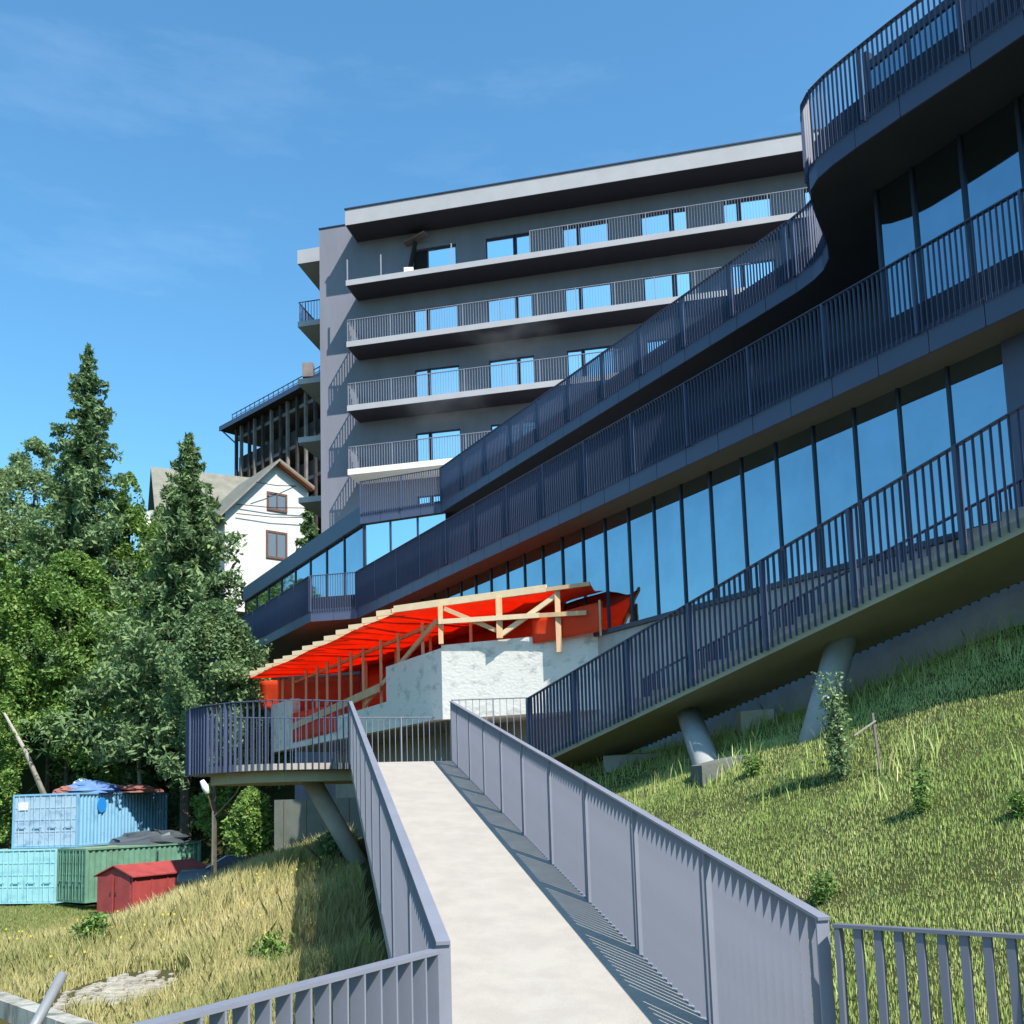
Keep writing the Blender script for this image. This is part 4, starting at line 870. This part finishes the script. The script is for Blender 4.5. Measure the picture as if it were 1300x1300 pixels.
# leaning dead trunk and pale trunk
a, b2 = at(5, 905, 49), at(52, 1003, 50); tag(MB().tube([a, (a+b2)/2+np.array([.1,0,.1]), b2+(b2-a)*.3], [.06,.11,.16], 8).build('dead_trunk', M['palebark'], smooth=True), 'pale dead trunk leaning at the far left above the containers', 'tree trunk')
a, b2 = at(171, 925, 55), at(180, 990, 55); tag(MB().tube([a, (a+b2)/2, b2+np.array([0,0,-1.5])], [.06,.11,.14], 8).build('dead_trunk', M['palebark'], smooth=True), 'pale bare trunk in the dark gap right of the tarpaulin pile', 'tree trunk')
a, b2 = at(320, 1015, 33), at(333, 1075, 33); tag(MB().tube([a, (a+b2)/2, b2+np.array([0,0,-1.0])], [.07,.09,.11], 8).build('dead_trunk', M['palebark'], smooth=True), 'slanting pale trunk beneath the landing platform', 'tree trunk')

# flowering sapling and others on the right slope
def stem_plant(name, label, u, vb, vt, Y, hw, seed, n_, size, m, bloom=0):
    rg = np.random.default_rng(seed); q = ghit(u, vb); X = float(q[0]); Y = float(q[1]); zg = float(q[2]); h = float(at(u, vt, Y)[2])-zg; R_ = hw*Y/FPX
    t = empty(name, label, 'plant', (X, Y, zg)); b = MB(); P = []
    for i in range(6):
        a = rg.uniform(0, 6.28); r_ = R_*rg.uniform(.1, .8); hh = h*rg.uniform(.55, 1); pts = [(r_*math.cos(a)*s_**1.5, r_*math.sin(a)*s_**1.5, hh*s_) for s_ in np.linspace(0, 1, 5)]; b.tube(pts, [.012,.01,.008,.006,.004], 5)
        for k in range(n_//6):
            s_ = rg.uniform(.08, 1); P.append((r_*math.cos(a)*s_**1.5+rg.normal()*R_*.3, r_*math.sin(a)*s_**1.5+rg.normal()*R_*.3, hh*s_))
    b.build('stem', M['bark'], t); P = np.array(P); leaf_mesh('foliage', P, size, np.clip(.5+.3*rg.normal(size=len(P)), 0, 1), m, 1.5, 0, t)
    if bloom:
        bb = MB()
        for i in range(bloom): p_ = P[rg.integers(0, len(P))]+rg.normal(size=3)*.03; bb.box(p_[0]-.011, p_[0]+.011, p_[1]-.011, p_[1]+.011, p_[2]-.009, p_[2]+.009)
        bb.build('blossom', M['bloom'], t)
    return t
stem_plant('flowering_sapling', 'tall leafy sapling with small white blossoms in front of the stair column', 1068, 990, 850, 9.6, 22, 40, 1500, .038, M['leaf_pale'], 9)
stem_plant('young_shrub', 'young green shrub on the meadow left of and below the red shed', 118, 1214, 1160, 24, 22, 26, 1500, .07, M['leaf'])
stem_plant('weedy_shrub', 'weedy shrub at the edge of the ramp shadow on the meadow', 345, 1240, 1180, 12.5, 32, 27, 2200, .05, M['leaf'])
stem_plant('weed_clump', 'low green weed clump beside the stair footing', 957, 985, 952, 11.6, 14, 41, 340, .038, M['leaf'])
stem_plant('weed_clump', 'thin dark weed on the right slope right of the wooden stake', 1172, 1035, 975, 8.2, 18, 42, 420, .03, M['leaf'])
stem_plant('weed_clump', 'dark weed cut by the right photo edge on the slope', 1298, 1040, 1000, 7.4, 16, 43, 520, .03, M['leaf'])
stem_plant('weed_clump', 'bushy weed just behind the right railing corner', 1045, 1150, 1105, 6.3, 24, 44, 700, .026, M['leaf'])
q = ghit(1118, 978); SY = float(q[1]); stk = empty('wooden_stake', 'thin wooden stake with a leaning stick on the right slope', 'stake', (q[0], SY, q[2]))
hh = float(at(1110, 905, SY)[2])-q[2]
MB().beam((0,0,-.15), (-.04,.0,hh), .022, .022).build('stake', M['beam'], stk); MB().beam((-.24,.02,hh*.62), (-.02,-.02,hh*.86), .018, .018).build('stick', M['palebark'], stk)
q = ghit(962, 922); zz = q[2]; tag(MB().prism([(q[0]-.26,q[1]),(q[0]+.28,q[1]+.05),(q[0]+.26,q[1]+.4),(q[0]-.24,q[1]+.35)], zz-.1, [zz+.24, zz+.27, zz+.3, zz+.26]).build('concrete_block', M['rough_concrete']), 'pale concrete block lying in the grass under the stair', 'concrete block')
q = at(800, 968, 17.5); tag(MB().prism([(q[0]-.5,17.2),(q[0]+.6,17.0),(q[0]+.8,17.9),(q[0]-.3,18.1)], .1, [.72,.74,.8,.78]).build('concrete_block', M['concrete']), 'long concrete block at the foot of the slope beside the stair start', 'concrete block')
q = ghit(148, 1262); rub = MB()
for i in range(420):
    x_ = q[0]+RNG.normal()*.34; y_ = q[1]+RNG.normal()*.42; s_ = RNG.uniform(.008, .045)*(1+1.2*(RNG.uniform() > .93)); z_ = tz(x_, y_)
    rub.prism([(x_-s_, y_-s_*.8), (x_+s_*.9, y_-s_), (x_+s_, y_+s_*.7), (x_-s_*.7, y_+s_)], z_-.05, z_+.01+s_*.35)
tag(rub.build('rubble', M['stone']), 'pale stone rubble patch in the meadow behind the low wall', 'rubble', kind='stuff')

# ------------------------------------------------------------------ grass blades
def blades(name, label, X, Y, hmin, hmax, wid, m, tint, lean=.35, kind='stuff'):
    n_ = len(X); Z = terr(X, Y); h = RNG.uniform(hmin, hmax, n_)*RNG.uniform(.6, 1.1, n_); a = RNG.uniform(0, 6.283, n_); w_ = wid*RNG.uniform(.6, 1.3, n_)
    dx = np.cos(a)*w_/2; dy = np.sin(a)*w_/2; la = RNG.uniform(0, 6.283, n_); ll = h*RNG.uniform(.05, lean, n_); lx = np.cos(la)*ll; ly = np.sin(la)*ll
    v = np.empty((n_, 5, 3)); 
    v[:, 0] = np.c_[X-dx, Y-dy, Z-.02]; v[:, 1] = np.c_[X+dx, Y+dy, Z-.02]; v[:, 2] = np.c_[X+dx*.7+lx*.4, Y+dy*.7+ly*.4, Z+h*.6]; v[:, 3] = np.c_[X+lx, Y+ly, Z+h]; v[:, 4] = np.c_[X-dx*.7+lx*.4, Y-dy*.7+ly*.4, Z+h*.6]
    f = np.arange(n_*5).reshape(-1, 5); me_ = np_mesh(name, v.reshape(-1, 3), f, np.repeat(tint, 5)); o = new_obj(name, me_, m); return tag(o, label, 'grass', kind=kind)
def patch(X, Y, s_=1.): return .5+.25*np.sin(X*1.1*s_+Y*.7)+.25*np.sin(Y*1.9*s_-X*1.3+1.3*np.sin(X*.8))
def right_pts(n_):
    X = RNG.uniform(-.5, 9, n_); Y = 3.2+16.5*RNG.uniform(0, 1, n_)**1.5
    keep = (X*.86+Y*.51 < 11.26+.55) & (X*.982+Y*.19 > 2.42+.10) & (X < .58*Y+.6) & ~((X < 2.2+(4.5-Y)*.62) & (Y < 4.9))
    return X[keep], Y[keep]
X, Y = right_pts(560000); pt = patch(X, Y)
blades('grass', 'short green grass covering the slope right of the footbridge', X, Y, .015, .055, .0065, M['grass'], np.clip(.42+.35*(pt-.5)+RNG.normal(size=len(X))*.22, 0, 1))
X, Y = right_pts(26000); k = (X*.86+Y*.51 > 10.1) | (patch(X, Y, 1.7) > .78)
X, Y = X[k], Y[k]
blades('tall_grass', 'taller bright grass tufts along the base wall on the right slope', X, Y, .12, .32, .012, M['grass'], np.clip(.45+RNG.normal(size=len(X))*.2, 0, 1), .6)
n_ = 520000; Y = 8.6+39*RNG.uniform(0, 1, n_)**1.25; X = -RNG.uniform(0, 1, n_)*(.56*Y+1)+.5
wallside = (X-wa.x)*(-wd.y)+(Y-wa.y)*wd.x
rq_ = ghit(148, 1262); k = (np.hypot((X-rq_[0])/.9, (Y-rq_[1])/1.1) > 1) & (X*.982+Y*.19 < .62) & (wallside > .3) & ((X+3)*.86+(Y-25)*.51 < .8)
X, Y = X[k], Y[k]; dr = dryness(X, Y); ridge = np.clip((26-np.hypot(X+5, Y-19))/26, 0, 1)
hh = .16+.40*ridge*patch(X, Y, .6)
nn2 = len(X)
Z_ = None
blades('meadow_grass', 'tall golden dry grass on the mound left of the footbridge', X, Y, hh*.5, hh*1.2, .007+.0006*Y, M['drygrass'], np.clip(.25+.5*dr*patch(X, Y, .7)+.12+RNG.normal(size=nn2)*.16-.35*(Y > 30)*(1-dr), 0, 1), .5)
fx = MB()
for i in range(45):
    x_, y_ = random.choice([(at(45,1215,17)[0], 17), (at(350,1130,17)[0], 17), (at(220,1215,14)[0], 14)]); x_ += random.gauss(0, .7); y_ += random.gauss(0, 1); z_ = tz(x_, y_)+random.uniform(.35, .6); fx.box(x_-.011, x_+.011, y_-.011, y_+.011, z_-.012, z_+.012)
tag(fx.build('yellow_wildflowers', M['yellowbloom']), 'scattered yellow wildflowers in the dry meadow', 'wildflowers', kind='stuff')

# ------------------------------------------------------------------ thin smoke drifting in front of the tower balconies
vm = bpy.data.materials.new('thin_smoke'); vm.use_nodes = True; n = vm.node_tree.nodes; l = vm.node_tree.links.new; n.clear()
vo = n.new('ShaderNodeOutputMaterial'); pv = n.new('ShaderNodeVolumePrincipled'); g_ = n.new('ShaderNodeTexCoord'); t_ = n.new('ShaderNodeTexNoise'); t_.inputs['Scale'].default_value = 1.1; t_.inputs['Detail'].default_value = 3
ln = n.new('ShaderNodeVectorMath'); ln.operation = 'LENGTH'; m1_ = n.new('ShaderNodeMapRange'); m1_.inputs[1].default_value = 1.0; m1_.inputs[2].default_value = .1; m1_.inputs[3].default_value = 0; m1_.inputs[4].default_value = 1
m2_ = n.new('ShaderNodeMapRange'); m2_.inputs[1].default_value = .42; m2_.inputs[2].default_value = .75; m2_.inputs[3].default_value = 0; m2_.inputs[4].default_value = .30
mu = n.new('ShaderNodeMath'); mu.operation = 'MULTIPLY'
l(g_.outputs['Object'], ln.inputs[0]); l(ln.outputs['Value'], m1_.inputs[0]); sc_ = n.new('ShaderNodeVectorMath'); sc_.operation = 'SCALE'; sc_.inputs['Scale'].default_value = 2.2
l(g_.outputs['Object'], sc_.inputs[0]); l(sc_.outputs[0], t_.inputs['Vector']); l(t_.outputs['Fac'], m2_.inputs[0]); l(m1_.outputs[0], mu.inputs[0]); l(m2_.outputs[0], mu.inputs[1]); l(mu.outputs[0], pv.inputs['Density'])
pv.inputs['Color'].default_value = (.8, .8, .85, 1); l(pv.outputs[0], vo.inputs['Volume'])
for (u_, v_, sx_, sz_, lab) in ((560, 508, 2.6, 1.5, 'faint smoke wisp below the second balcony row from the bottom'), (650, 425, 2.8, 1.4, 'faint smoke wisp below the middle balcony row, left of the ribbon terrace')):
    q = at(u_, v_, 42.2); bs = MB(); NS = 16
    bs.v = [(math.sin(math.pi*j/8)*math.cos(2*math.pi*i/NS), math.sin(math.pi*j/8)*math.sin(2*math.pi*i/NS), math.cos(math.pi*j/8)) for j in range(1, 8) for i in range(NS)]+[(0,0,1),(0,0,-1)]
    bs.f = [(j*NS+i, (j+1)*NS+i, (j+1)*NS+(i+1) % NS, j*NS+(i+1) % NS) for j in range(6) for i in range(NS)]+[(7*NS, i, (i+1) % NS) for i in range(NS)]+[(7*NS+1, 6*NS+(i+1) % NS, 6*NS+i) for i in range(NS)]
    o = bs.build('smoke', vm, None, tuple(map(float, q))); o.scale = (sx_, .9, sz_); tag(o, lab, 'smoke', kind='stuff')
